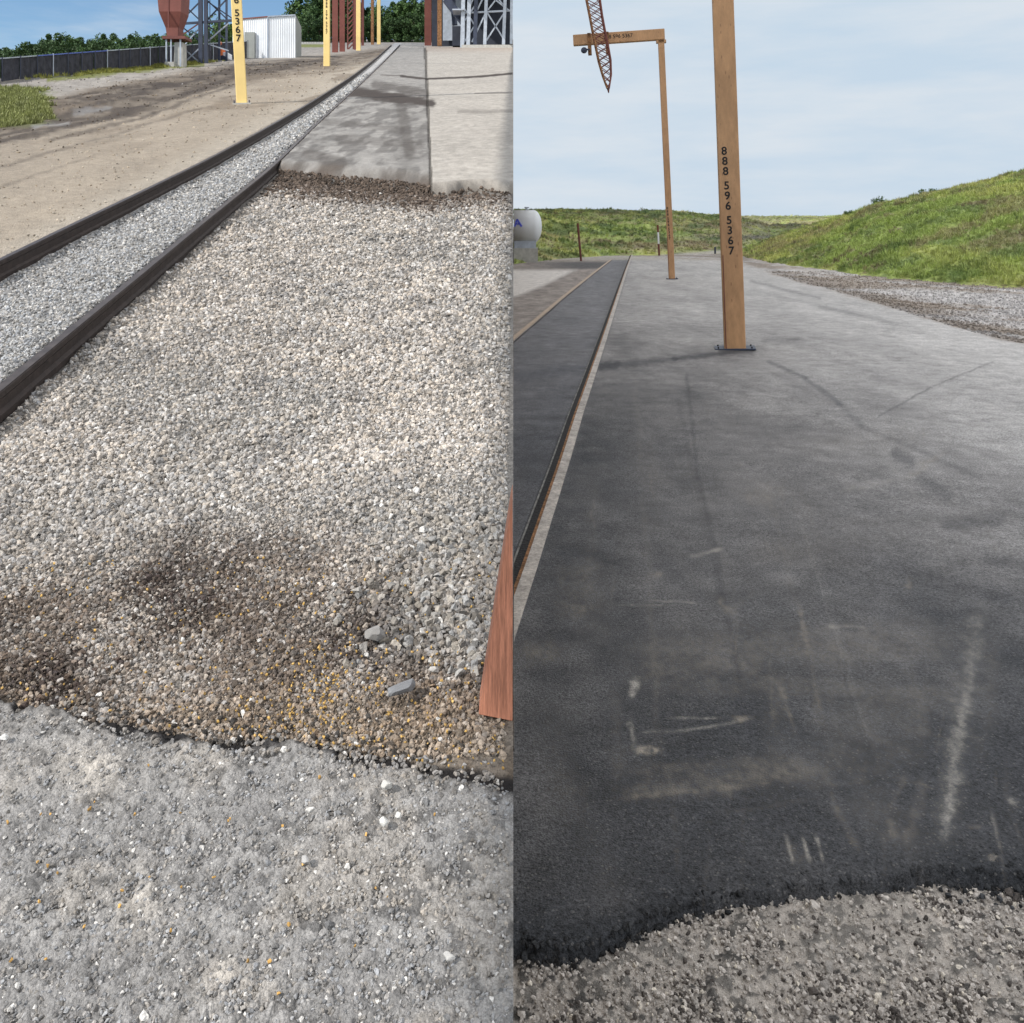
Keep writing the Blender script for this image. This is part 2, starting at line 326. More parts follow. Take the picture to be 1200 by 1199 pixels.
    # dark strip along the near rail's outer side
    c = mixc(c, [.12, .105, .095], sstep(16, 4, row - near_rail_row(px) + (n2 - .5) * 14) * (dn <= 0) * sstep(200, 240, row) * .55)
    # dark spill in front of the concrete
    se = slab_edge(px)
    spill = sstep(-2, 2, row - se) * sstep(30, 2, row - se + (n2 - .5) * 26) * (px > 300) * sstep(300, 330, px)
    c = mixc(c, [.085, .06, .045], spill * (.85 + .1 * n1) * np.interp(px, [300, 500, 600], [1, .8, .55]))
    return c
def Lgrid(r0, r1, step, u0, u1, ustep, ynear=None):
    rows = [r1]
    while rows[-1] > r0: rows.append(rows[-1] - step * (1 if rows[-1] > 120 else .5 if rows[-1] > 70 else .25))
    ys = F * HL / (PRE(rows) - HZL)
    if ynear is not None: ys = np.concatenate([ynear, ys])
    us = np.linspace(u0, u1, int((u1 - u0) * F / ustep) + 1)
    Y, U = np.meshgrid(ys, us, indexing='ij'); return U * np.maximum(Y, .9), Y
X, Y = Lgrid(47, 960, 2.0, -.66, 0, 2.2)
_p, _r = Lpix(X, Y); _c = Lcolor(X, Y); _bed = (_r > far_rail_row(_p) + 2) & (_r > 90)   # shade in the gaps between stones, painted as darker ground
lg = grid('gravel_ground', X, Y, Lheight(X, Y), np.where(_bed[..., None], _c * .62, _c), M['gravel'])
tag(lg, kind='structure')

# concrete panels between the rail and the loading floor
def slabs():
    X, Y = Lgrid(49, 262, .9, -.40, 0, 1.5)
    px, row = Lpix(X, Y); n1 = fbm(X * 1.2, Y * .8, 21); n2 = fbm(X * 5, Y * 3, 22); n3 = fbm(X * 3, Y * .5, 23)
    wob = (fbm(X * 3.5, Y * 3.5, 24) - .5) * 7
    e = ydist(slab_edge(px) + wob - row, Y)               # >0 inside
    rr = near_rail_row(px)
    side = ydist(row - rr, Y) * .9                          # >0 right of rail
    top = zl(Y) + .096 * sstep(95, 45, Y) + (n2 - .5) * .012
    joint = np.interp(row, [50, 222, 240], [498, 505, 506])
    right = px > joint
    ramp = np.where(right, sstep(-.06, .12, e), sstep(-.10, .85, e - (n2 - .5) * .25))
    Z = top * ramp + (1 - ramp) * (zl(Y) - .16)
    gj = np.exp(-((px - joint) / 1.1) ** 2)
    Z -= .012 * gj
    Z = np.where(side < .07, Z - .2, Z)
    keep = (e > -.12) & (side > .0)
    c = np.ones(X.shape + (3,)) * PRE([.34, .325, .30])
    lightslab = PRE([.285, .265, .238]) * (0.86 + .28 * n1[..., None])
    darkslab = PRE([.205, .196, .184]) * (0.7 + .6 * n2[..., None])
    c = np.where(right[..., None], lightslab, darkslab)
    st = sstep(.42, .60, fbm(X * 7, Y * 1.6, 25, 5)) * (~right) * sstep(96, 120, row)
    c = mixc(c, [.105, .098, .092], st * .85)
    st2 = (~right) * np.exp(-((px - (470 + (row - 130) * .1)) / 12) ** 2) * sstep(120, 135, row) * .5
    c = mixc(c, [.09, .085, .08], st2)
    n6 = fbm(X * 14, Y * 10, 26); n7 = fbm(X * 40, Y * 22, 27); c = c * (.62 + .5 * n6 + .28 * n7)[..., None]
    for a, b, w, k in (((404, 113), (440, 116), 5.5, 1), ((440, 117), (470, 122), 6, 1), ((470, 122), (505, 127), 5, 1), ((360, 190), (400, 200), 6, .5), ((380, 150), (470, 160), 4, .35), ((400, 172), (490, 180), 6, .35), ((470, 130), (480, 190), 6, .45),
                       ((440, 104), (498, 115), 5, .6), ((360, 92.5), (448, 91.5), .0, 0), ((446, 92), (470, 93), .7, .7), ((470, 93), (500, 97), 1.3, 1),
                       ((500, 97), (560, 94), 1.2, 1), ((560, 94), (600, 90), 1.2, 1), ((538, 138), (600, 137), 2, .35), ((556, 115), (600, 114), .8, .5)):
        if w == 0: continue
        d, t = seg(px, row, a, b); c = mixc(c, [.035, .026, .021], sstep(w * 1.5, w * .6, d + (n2 - .5) * w) * k)
    c = mixc(c, [.09, .08, .07], gj * .6)
    fr = sstep(1.0, .15, e + (n2 - .5) * .5) * np.where(right, .35, .9)
    c = mixc(c, [.075, .056, .043], fr * sstep(.15, .45, n2 + .2) * np.where(right, sstep(.2, .0, e), 1))
    c = mixc(c, [.075, .055, .042], sstep(.05, .0, e + (n2 - .5) * .06) * .9)
    c = mixc(c, [.07, .055, .045], sstep(3, .8, np.abs(row - rr)) * .8 * (row > 60))
    c = mixc(c, [.30, .22, .17], sstep(66, 54, row) * .5 * right)
    grid('concrete_floor', X, Y, Z, c, M['slab'], keep & (px > joint - 1)); return grid('asphalt_strip', X, Y, Z, c, M['slab'], keep & (px <= joint + 1))
slabs()

# worn paving in the foreground
def paving():
    ynear = np.linspace(-2.5, 1.0, 12)
    X, Y = Lgrid(790, 1480, 1.7, -.72, 0, 1.7, ynear)
    px, row = Lpix(X, Y)
    wob = (fbm(X * 10, Y * 10, 31) - .5) * 34 + (fbm(X * 45, Y * 45, 32) - .5) * 16
    e = ydist(row - pave_edge(px) - wob - 4, Y)
    e = np.where(Y < 1.1, 1, e)
    n = fbm(X * 60, Y * 60, 33, 3); n2 = fbm(X * 8, Y * 8, 34); n4 = fbm(X * 130, Y * 130, 38, 2)
    k = sstep(-.028, .016, e)
    Z = zl(Y) + k * .010 - (1 - k) * .085 + (n - .5) * .012 + (n4 - .5) * .008 + (n2 - .5) * .012
    c = np.ones(X.shape + (3,)) * PRE([.232, .225, .218])
    c = mixc(c, [.29, .265, .235], sstep(.53, .72, n2) * .5)
    c = mixc(c, [.075, .073, .072], sstep(.60, .70, fbm(X * 34, Y * 34, 39)) * .7)
    c = mixc(c, [.18, .175, .172], sstep(.50, .32, n2) * .5)
    for cx, cy, rx, ry, k2 in ((105, 905, 45, 30, .6), (160, 1065, 30, 45, .5), (265, 1155, 40, 30, .6), (230, 890, 40, 20, .4)):
        g = np.exp(-(((px - cx) / rx) ** 2 + ((row - cy) / ry) ** 2)); c = mixc(c, [.42, .385, .34], g * k2 * (.5 + n))
    c = mixc(c, [.13, .12, .11], sstep(.05, .0, e + (n2 - .5) * .05) * .6)
    c = mixc(c, [.012, .011, .012], sstep(.030, .006, e + (n2 - .5) * .03))  # same crevice shade painted onto the broken lip
    c = c * (0.62 + .76 * n[..., None])
    return grid('worn_paving', X, Y, Z, c, M['fore'], e > -.035)
paving()

# earth bank: the side of the slope
def bank():
    ys = np.concatenate([np.linspace(-2.5, 1, 8), F * HL / (np.linspace(1300, 48, 160) - HZL)])
    top = Lheight(np.zeros_like(ys), np.maximum(ys, -2.5)); rows = []
    Z = np.stack([top - .03, top * .5 - HR * .5, np.full_like(ys, -HR - .3)]); Y = np.stack([ys] * 3)
    X = np.stack([np.zeros_like(ys), np.full_like(ys, -.02), np.full_like(ys, -.04)])
    o = grid('earth_bank', X, Y, Z, None, M['earth'])
bank()
mb = MB(); mb.add([(-160, -6, zl(-6) - .5), (-.05, -6, zl(-6) - .5), (-.05, 25, zl(25) - .5), (-160, 25, zl(25) - .5), (-160, 170, zl(25) - .8), (-.05, 170, zl(25) - .8)],
                  [(0, 1, 2, 3), (3, 2, 5, 4)]); tag(mb.build('subsoil', M['earth']), kind='structure')

# ------------------------------------------------------------------ instanced stones
def variants(name, n, pts, mat, flat=1.0):
    col = bpy.data.collections.new(name)
    for i in range(n):
        bm = bmesh.new()
        for k in range(pts):
            v = Vector(RNG.normal(size=3)).normalized(); bm.verts.new((v.x * .5, v.y * .5 * RNG.uniform(.75, 1), v.z * .5 * flat))
        r = bmesh.ops.convex_hull(bm, input=bm.verts)
        bmesh.ops.delete(bm, geom=list({g for g in r['geom_interior'] + r['geom_unused'] if isinstance(g, bmesh.types.BMVert)}), context='VERTS')
        me = bpy.data.meshes.new(name); bm.to_mesh(me); bm.free(); me.materials.append(mat)
        o = bpy.data.objects.new(name, me); col.objects.link(o)
    return col
def scatter(name, P, scale, colr, coll, tilt=3.1, label=None, upright=False):
    me = bpy.data.meshes.new(name); me.vertices.add(len(P)); me.vertices.foreach_set('co', P.astype(np.float32).reshape(-1))
    a = me.attributes.new('sc', 'FLOAT', 'POINT'); a.data.foreach_set('value', scale.astype(np.float32))
    c4 = np.ones((len(P), 4), np.float32); c4[:, :3] = np.clip(colr, 0, 1)
    a = me.attributes.new('col', 'FLOAT_COLOR', 'POINT'); a.data.foreach_set('color', c4.reshape(-1))
    o = bpy.data.objects.new(name, me); C.objects.link(o); tag(o, label, kind='stuff')
    g = bpy.data.node_groups.new(name, 'GeometryNodeTree')
    g.interface.new_socket('Geometry', in_out='INPUT', socket_type='NodeSocketGeometry'); g.interface.new_socket('Geometry', in_out='OUTPUT', socket_type='NodeSocketGeometry')
    n = g.nodes; l = g.links; gi = n.new('NodeGroupInput'); go = n.new('NodeGroupOutput')
    ip = n.new('GeometryNodeInstanceOnPoints'); ci = n.new('GeometryNodeCollectionInfo'); ci.inputs[0].default_value = coll; ci.inputs[1].default_value = True; ci.inputs[2].default_value = True
    na = n.new('GeometryNodeInputNamedAttribute'); na.data_type = 'FLOAT'; na.inputs[0].default_value = 'sc'
    rv = n.new('FunctionNodeRandomValue'); rv.data_type = 'FLOAT_VECTOR'
    rv.inputs[0].default_value = (-.25, -.25, 0) if upright else (-tilt,) * 3; rv.inputs[1].default_value = (.25, .25, 6.28) if upright else (tilt,) * 3
    l.new(gi.outputs[0], ip.inputs['Points']); l.new(ci.outputs[0], ip.inputs['Instance']); ip.inputs['Pick Instance'].default_value = True
    l.new(rv.outputs[0], ip.inputs['Rotation']); l.new(na.outputs[0], ip.inputs['Scale']); l.new(ip.outputs[0], go.inputs[0])
    md = o.modifiers.new('scatter', 'NODES'); md.node_group = g
    return o
STN = variants('stone_shape', 8, 13, M['stone'], .8)
CRS = variants('crushed_shape', 8, 9, M['stone'], .7)
KRN = variants('kernel_shape', 3, 14, M['kernel'], .6)
def Lsample(n, r0, r1, p0=-60, p1=600):                 # points spread evenly on the ground inside a picture window
    y0, y1 = F * HL / (r1 - HZL), F * HL / (r0 - HZL)
    y = np.exp(RNG.uniform(math.log(y0), math.log(y1), n)); px = RNG.uniform(p0, p1, n); x = (px - CX) / F * y
    return x, y
def stone_cols(x, y, base, wf=.05):
    n = len(x); b = base.copy()
    b *= (.38 + 1.15 * RNG.beta(2.2, 2.0, n))[:, None]
    warm = RNG.uniform(-1, 1, n)[:, None]; b *= 1 + warm * PRE([.05, 0, -.07])
    w = RNG.uniform(size=n) < wf; b[w] = PRE([.62, .60, .57]) * RNG.uniform(.8, 1.15, w.sum())[:, None]
    return b
# ballast right of the near rail
x, y = Lsample(125000, 214, 880)
px, row = Lpix(x, y)
ok = (row - near_rail_row(px) > 5) & (row < pave_edge(px) - 5 - 11 * sstep(60, 300, px) * sstep(.25, .5, fbm(x * 9, y * 9, 2))) & ~((row < slab_edge(px) + 3) & (px > 300)) & (x < -.02)
n1 = fbm(x * 2, y * 2, 1)
fine = sstep(.46, .62, fbm(x * 1.3, y * 1.3, 40)) * (row > 300) + sstep(430, 330, px) * sstep(.3, .5, n1) * .5 * (row > 480)
fine = np.clip(fine, 0, 1) * np.where(row > 560, .6, .3)
x, y, px, row, n1, fine = [a[ok] for a in (x, y, px, row, n1, fine)]
base = Lcolor(x + RNG.normal(size=len(x)) * .035, y + RNG.normal(size=len(x)) * .06); base = np.maximum(base * PRE([1.24, 1.215, 1.20]), PRE([.05, .045, .04]))
coarse = sstep(380, 500, px) * sstep(540, 620, row) * sstep(800, 740, row)
base = mixc(base, [.28, .265, .245], coarse * .6)
size = RNG.uniform(.38, 1.3, len(x)) ** 1.7 * (.0135 + .0019 * y) * (1 - .5 * np.clip(fine, 0, 1)) * (1 + coarse * .35)
big = RNG.uniform(size=len(x)) < .012; size[big] *= 1.5
P = np.stack([x, y, Lheight(x, y) + size * .12], -1)
scatter('ballast_gravel', P, size, stone_cols(x, y, base, .025 * (row < 600) + .008), STN, label='pale crushed stone gravel filling the yard between rail and paving')
# grit between the stones
x, y = Lsample(90000, 225, 880); px, row = Lpix(x, y)
ok = (row - near_rail_row(px) > 4) & (row < pave_edge(px) - 8) & ~((row < slab_edge(px) + 3) & (px > 300)) & (x < -.02); x, y = x[ok], y[ok]; row = row[ok]
size = RNG.uniform(.4, 1.0, len(x)) * (.0065 + .0009 * y)
scatter('gravel_grit', np.stack([x, y, Lheight(x, y) + size * .2], -1), size, stone_cols(x, y, np.maximum(Lcolor(x + RNG.normal(size=len(x)) * .03, y + RNG.normal(size=len(x)) * .05) * 1.1, PRE([.035, .03, .026])), .02), STN, label='fine grit packed between the crushed stones of the gravel')
# big crushed stones by the stake
x, y = Lsample(3200, 560, 790, 350, 598); px, row = Lpix(x, y)
ok = RNG.uniform(size=len(x)) < sstep(350, 600, px + (fbm(x * 5, y * 5, 79) - .5) * 160) * sstep(545, 680, row) * sstep(820, 720, row) * .5 * sstep(.35, .5, fbm(x * 8, y * 8, 77)) ; ok &= x < -.03
x, y = x[ok], y[ok]; size = RNG.uniform(.022, .043, len(x))
scatter('crushed_stone', np.stack([x, y, Lheight(x, y) + size * .2], -1), size, stone_cols(x, y, np.ones((len(x), 3)) * PRE([.27, .255, .235])), CRS, label='coarser grey crushed stones loose on the gravel near the timber stake')
# ballast between the rails
x, y = Lsample(90000, 90, 500, -60, 445); px, row = Lpix(x, y)
ok = (near_rail_row(px) - row > 5 * 4 / np.maximum(y, 4)) & (row - far_rail_row(px) > 3)
x, y = x[ok], y[ok]; size = RNG.uniform(.6, 1.2, len(x)) * (.011 + .0024 * y)
scatter('track_ballast', np.stack([x, y, Lheight(x, y) + size * .12], -1), size, stone_cols(x, y, Lcolor(x, y)), STN, label='pale grey ballast filling the bed between the two dark rails')
# sparse stones in the yard
x, y = Lsample(4500, 74, 330, -60, 470); px, row = Lpix(x, y)
ok = (far_rail_row(px) - row > 2); x, y = x[ok], y[ok]; size = RNG.uniform(.3, 1.2, len(x)) ** 2 * (.007 + .0020 * y)
scatter('yard_stones', np.stack([x, y, Lheight(x, y) + size * .1], -1), size, stone_cols(x, y, Lcolor(x, y) * 1.25, .004), STN, label='scattered small stones on the muddy sand yard')
# aggregate showing in the paving
x, y = Lsample(26000, 836, 1300, -60, 600); px, row = Lpix(x, y)
ok = (row > pave_edge(px) + 12) & (x < -.008); x, y = x[ok], y[ok]; n2 = fbm(x * 8, y * 8, 34)
size = RNG.uniform(.35, 1, len(x)) ** 2 * .011 + .0015; big = RNG.uniform(size=len(x)) < .01; size[big] *= 1.7
base = mixc(np.ones((len(x), 3)) * PRE([.27, .262, .255]), [.33, .30, .265], sstep(.53, .72, n2) * .5)
scatter('paving_aggregate', np.stack([x, y, zl(y) + .008 + (n2 - .5) * .012 + size * .0], -1), size, stone_cols(x, y, base), STN, label='fine grey aggregate standing out of the worn paving')
# crumbs along the broken edge
x, y = Lsample(9000, 800, 960, -60, 600); px, row = Lpix(x, y); d = row - pave_edge(px)
ok = (np.abs(d - 2) < 34) & (RNG.uniform(size=len(x)) < np.exp(-(d / 18) ** 2)) & (np.abs(d - 2) > 9) & (x < -.02); x, y, d = x[ok], y[ok], d[ok]
size = RNG.uniform(.006, .018, len(x))
scatter('edge_crumbs', np.stack([x, y, zl(y) + np.where(d > 12, .008, -.02) + size * .1], -1), size, stone_cols(x, y, np.ones((len(x), 3)) * PRE([.24, .225, .21])), STN, label='broken crumbs lying along the dark crevice at the paving edge')
# dirt and crumbs piled against the concrete edge
x, y = Lsample(16000, 200, 262, 300, 600); px, row = Lpix(x, y); d = row - slab_edge(px)
ok = (d > -7) & (RNG.uniform(size=len(x)) < np.exp(-((d - 2) / 12) ** 2) * np.interp(px, [300, 500, 520, 600], [1, .9, .45, .35])) & (x < -.03) & (row - near_rail_row(px) > 6); x, y, d = x[ok], y[ok], d[ok]
size = RNG.uniform(.3, 1, len(x)) ** 2 * .05 + .008
scatter('edge_dirt', np.stack([x, y, np.maximum(Lheight(x, y), zl(y) - .02 + .05 * sstep(2, -7, d)) + size * .1], -1), size, PRE([.10, .075, .058]) * RNG.uniform(.4, 1.5, (len(x), 1)), STN, label='dark brown dirt clods piled along the broken front of the concrete')
# spilled kernels
x, y = Lsample(9000, 650, 930, 0, 600); px, row = Lpix(x, y); d = pave_edge(px) - row
ok = RNG.uniform(size=len(x)) < (sstep(180, 430, px) * np.exp(-((d - 50) / 70) ** 2) * (.2 + .8 * sstep(.4, .6, fbm(x * 9, y * 9, 50))) * .45 + .04); ok &= (d > 9) & (x < -.02)
x, y = x[ok], y[ok]; size = RNG.uniform(.005, .0095, len(x)); cc = PRE([.52, .33, .10]) * RNG.uniform(.5, 1.15, (len(x), 1))
scatter('spilled_corn', np.stack([x, y, Lheight(x, y) + .008 + RNG.uniform(0, .006, len(x))], -1), size, cc, KRN, label='yellow corn kernels spilled over the dirty gravel before the paving edge')
x, y = Lsample(38, 900, 1190, 0, 598); size = RNG.uniform(.005, .009, len(x)); cc = PRE([.58, .34, .10]) * RNG.uniform(.5, 1.1, (len(x), 1)); ok = x < -.02; x, y, size, cc = x[ok], y[ok], size[ok], cc[ok]
scatter('stray_corn', np.stack([x, y, zl(y) + .016], -1), size, cc, KRN, label='few stray yellow kernels on the grey foreground paving')
# single stones worth naming
def pebble(px, row, w, d, h, rot, colr, name, label, lift=.02):
    bm = bmesh.new(); bmesh.ops.create_icosphere(bm, subdivisions=3, radius=.5)
    s = random.random() * 50
    pl = [(Vector(RNG.normal(size=3)).normalized(), RNG.uniform(.24, .36)) for _ in range(12)]
    for v in bm.verts:
        for n_, d_ in pl:
            q_ = v.co.dot(n_)
            if q_ > d_: v.co -= n_ * (q_ - d_)
        k = 1 + .35 * (float(fbm(PRE(v.co.x * 3 + s), PRE(v.co.y * 3 + v.co.z * 2.1), 3, 2)) - .5); v.co *= k
        v.co.x = math.copysign(abs(v.co.x) ** .8 * .87, v.co.x)
    me = bpy.data.meshes.new(name); bm.to_mesh(me); bm.free()
    me.materials.append(node_mat(name + ' stone', base=colr, grain=(60, .6, .75, 1.2), bump=(90, .4, .01)))
    o = bpy.data.objects.new(name, me); C.objects.link(o); p = gl(px, row); o.location = (p.x, p.y, p.z + lift + h * .35); sc_ = 1 if name != 'pebble' else .72; o.scale = (w * sc_, d * sc_, h * sc_); o.rotation_euler = (0, .1, rot)
    tag(o, label, 'stone'); return o
pebble(454, 938, .040, .036, .026, .3, (.50, .49, .46), 'pebble', 'largest pale round pebble on the grey paving below the crevice')
pebble(450, 981, .034, .030, .024, .9, (.66, .65, .62), 'pebble', 'white pebble just below the largest pebble on the paving')
pebble(467, 971, .022, .02, .016, .2, (.60, .59, .56), 'pebble', 'small white chip touching the white pebble on the paving')
pebble(358, 1027, .026, .03, .02, .2, (.40, .39, .38), 'pebble', 'dull grey pebble left of the white pebbles on the paving')
pebble(4, 880, .034, .03, .022, .4, (.70, .69, .67), 'pebble', 'white pebble at the left edge just below the crevice')
pebble(526, 1140, .03, .026, .016, .4, (.60, .58, .55), 'pebble', 'flat pale chip low right on the foreground paving')
pebble(472, 816, .085, .040, .040, .75, (.22, .225, .235), 'long_stone', 'long blue grey stone lying slantwise on the brown gravel', .004)
pebble(440, 748, .062, .05, .04, .2, (.27, .26, .25), 'rock_lump', 'rounded dull grey stone half sunk in the dark gravel patch', .0)

# ------------------------------------------------------------------ left rails
def rail(name, xs, rows, h, w, label, mat_side, mat_top, to_row, shift=0, dense=160):
    cx = np.linspace(xs[0], xs[-1], dense); cy = np.interp(cx, xs, rows)
    # smooth the polyline a little
    for _ in range(12): cy[1:-1] = (cy[:-2] + 2 * cy[1:-1] + cy[2:]) / 4
    pts = [gl(a, b) for a, b in zip(cx, cy) if b > to_row]
    root = empty(name, pts[0]); org = Vector(pts[0])
    prof = [(-.5 * w * 1.6, -.02), (-.5 * w * 1.6, .012), (-w * .40, .03), (-w * .40, h - .035), (-w * .5, h - .025), (-w * .5, h - .004), (-w * .42, h), (w * .42, h), (w * .5, h - .004), (w * .5, h - .025), (w * .36, h - .035), (w * .36, .02), (w * .7, .008), (w * .7, -.02)]
    def sweep(pr, closed):
        m = MB(); vs = []; fs = []; n = len(pr)
        for i, p in enumerate(pts):
            d = (pts[min(i + 1, len(pts) - 1)] - pts[max(i - 1, 0)]); d.z = 0; d.normalize(); s = Vector((d.y, -d.x, 0))
            for a, b in pr: vs.append(p + s * (a + shift) + Vector((0, 0, b)) - org)
        for i in range(len(pts) - 1):
            for k in range(n if closed else n - 1): fs.append((i * n + k, i * n + (k + 1) % n, (i + 1) * n + (k + 1) % n, (i + 1) * n + k))
        if closed: fs += [tuple(range(n))[::-1], tuple((len(pts) - 1) * n + k for k in range(n))]
        m.add(vs, fs); return m
    sweep(prof, True).build('rail_body', mat_side, root)
    sweep([(-w * .40, h + .002), (w * .40, h + .002)], False).build('rail_head', mat_top, root)
    tag(root, label, 'rail'); return root
rail('rail', NRX, NRY, .092, .046, 'near dark rail with its worn head beside the gravel at left', M['railside'], M['railtop'], 52, -.02)
rail('rail', FRX, FRY, .100, .044, 'far dark rail along the edge of the sandy yard', M['railside'], M['railtop'], 54, -.02)

# ------------------------------------------------------------------ timber stake at the right edge
def stake():
    y = F * HL / (838 - HZL)
    p = lambda px, row, yy: Vector((min((px - CX) / F * yy, -.0015), yy, (CY - row) / F * yy))
    fr = [p(561, 838, y), p(601, 846, y), p(601, 585, y), p(599, 592, y)]
    bk = [v + Vector((0, .07, .014)) for v in fr]
    m = MB(); m.add([v - fr[0] for v in fr + bk], [(0, 1, 2, 3), (7, 6, 5, 4), (0, 4, 5, 1), (1, 5, 6, 2), (2, 6, 7, 3), (3, 7, 4, 0)])
    o = m.build('timber_stake', M['wood'], loc=fr[0], bevel=.002); tag(o, 'orange stained timber stake leaning at the edge of the gravel', 'stake')
stake()

# ------------------------------------------------------------------ posts with stacked numbers
def text_mesh(body, size, mat, name='lettering', spacing=1.0, bold=.012, align='CENTER'):
    c = bpy.data.curves.new(name, 'FONT'); c.body = body; c.size = size; c.align_x = align; c.space_line = spacing; c.offset = bold * size; c.extrude = .002
    t = bpy.data.objects.new(name, c); C.objects.link(t); dg = bpy.context.evaluated_depsgraph_get(); me = bpy.data.meshes.new_from_object(t.evaluated_get(dg))
    bpy.data.objects.remove(t); bpy.data.curves.remove(c); me.materials.clear(); me.materials.append(mat)
    o = bpy.data.objects.new(name, me); C.objects.link(o); return o
NUM = ''
def number_lines(seq, pitch, gap, size, mat, parent, x, y, z, lean=0):
    cur = 0; made = {}
    for ch in seq:
        if ch == ' ': cur += gap; continue
        if ch in made: t = made[ch].copy(); C.objects.link(t)
        else: t = text_mesh(ch, size, mat, name='digit', bold=.02); made[ch] = t
        t.parent = parent; t.rotation_euler = (R(90), 0, 0); t.location = (x + lean * cur, y, z - cur); cur += pitch
def post(name, base, w, h, mat, label, cat, lean=0, num=None, foot=None, yaw=0, group=None, arm=None):
    root = empty(name, base, (0, lean, yaw))
    m = MB(); m.box((-w / 2, -w / 2, -.05), (w / 2, w / 2, h)); m.build('post_body', mat, root, bevel=w * .06)
    if foot:
        MB().box((-w * .85, -w * .75, .0), (w * .85, w * .75, .035)).build('base_plate', foot, root)
        for a, b in ((-1, -1), (1, -1), (-1, 1), (1, 1)):
            MB().bar((a * w * .70, b * w * .6, .034), (a * w * .70, b * w * .6, .09), w * .12, n=6).build('bolt', M['navy'], root)
    if num:
        seq, pitch, gap, size, z, ln = num
        number_lines(seq, pitch, gap, size, M['black'], root, -.0 + ln * -2, -w / 2 - .003, z, ln)
    tag(root, label, cat, group); return root
GY = 'yellow posts along the rail'
b = gl(282, 127); yy = b.y
post('yellow_post', b + Vector((0, .1, .06)), .205, 6, M['yellow'], 'nearest faded yellow post with black numbers beside the far rail', 'post', lean=-.052, num=('888 596 5367', .165, .09, .19, 2.92, .0), foot=M['concrete'], yaw=.25, group=GY)
b = gl(383, 80); post('yellow_post', b, .255, 6, M['yellow'], 'second faded yellow post in front of the red steel columns', 'post', num=('888 596 5367', .135, .07, .15, 2.75, 0), yaw=.1, group=GY)
b = gl(420, 60); post('yellow_post', b, .34, 7, M['yellow'], 'third yellow post just beside the latticed red column', 'post', yaw=.1, group=GY)
b = gl(444, 52.5); post('yellow_post', b, .42, 8, M['yellow'], 'farthest thin yellow post right of the rusty orange pole', 'post', yaw=.1, group=GY)
b = gl(436.5, 53); post('orange_pole', b, .32, 8, M['railorange'], 'rusty orange pole left of the farthest yellow post', 'pole')

# red steel columns
def column(px0, px1, row, label, mat, h=9, lattice=False):
    b = gl((px0 + px1) / 2, row); w = (px1 - px0) / F * b.y; root = empty('steel_column', b)
    if lattice:
        for s in (-1, 1): MB().box((s * w / 2 - w * .12, -w * .15, -.2), (s * w / 2 + w * .12, w * .15, h)).build('chord', mat, root)
        k = 0; z = 0
        while z < h:
            MB().bar((-w * .4, -.05, z), (w * .4, -.05, z + w * .9), .1).build('brace', M['red'], root); z += w * .9
    else:
        for s in (-1, 1): MB().box((-w / 2, s * w * .4 - w * .07, -.2), (w / 2, s * w * .4 + w * .07, h)).build('flange', mat, root)
        MB().box((-w * .06, -w * .33, -.2), (w * .06, w * .33, h)).build('web', mat, root)
    tag(root, label, 'column'); root.rotation_euler[2] = .1; return root
column(389.5, 396, 62.5, 'left red oxide steel column of the pair behind the second yellow post', M['red'])
column(398, 404, 61.5, 'right red oxide steel column of the pair behind the second yellow post', M['red'])
column(407.5, 414, 58.5, 'dark red laced steel column between red columns and third yellow post', M['reddark'], lattice=True)
column(415, 418, 59, 'narrow red column touching the laced column', M['red'])
column(423.5, 426.5, 54, 'narrow dark red column right of the third yellow post', M['reddark'])
column(497.5, 505.5, 54, 'broad red column at the corner of the open steel shed', M['red'])
column(499, 501, 53, 'thin dark column against the broad red corner column', M['reddark'])

# ------------------------------------------------------------------ hopper with its pier
def hopper():
    y = gl(205, 81).y; k = y / F; root = empty('hopper', gl(205, 81)); o = Vector(root.location)
    def ring(px0, px1, row, d0=0, d1=None):
        d1 = (px1 - px0) * k if d1 is None else d1
        a = at(px0, row, y + d0); c = at(px1, row, y + d0); return [a - o, c - o, c + Vector((0, d1, 0)) - o, a + Vector((0, d1, 0)) - o]
    def loft(rings, name, mat):
        m = MB(); vs = [v for r in rings for v in r]; fs = [(0, 1, 2, 3), tuple(len(vs) - 4 + i for i in range(4))]
        for i in range(len(rings) - 1):
            for j in range(4): fs.append((i * 4 + j, i * 4 + (j + 1) % 4, i * 4 + 4 + (j + 1) % 4, i * 4 + 4 + j))
        m.add(vs, fs); return m.build(name, mat, root)
    loft([ring(183, 213, -60), ring(184.5, 212.5, -2), ring(186, 212, 14), ring(194, 209.5, 33, .2, .55), ring(196, 209, 45, .2, .5)], 'hopper_body', M['red'])
    MB().box(at(196.5, 33, y - .02) - o, at(198, -60, y) - o).build('side_rib', M['reddark'], root)
    loft([ring(190, 217, 42.5, 0, .8), ring(190, 217, 46, 0, .8)], 'collar_plate', M['reddark'])
    for a in (195, 200.5, 211.5): MB().bar(at(a, 82, y + .1) - o, at(a, 46, y + .1) - o, .055).build('leg', M['galv'], root)
    loft([ring(203.5, 214, 81, .2, .5), ring(204.5, 213.5, 50, .2, .5)], 'pier', M['concrete'])
    loft([ring(192.5, 204, 83, -.1, .4), ring(193, 203.5, 73, -.1, .4)], 'footing', M['concrete'])
    tag(root, 'rust red hopper standing on a concrete pier and legs left of the dark lattice tower', 'hopper')
hopper()
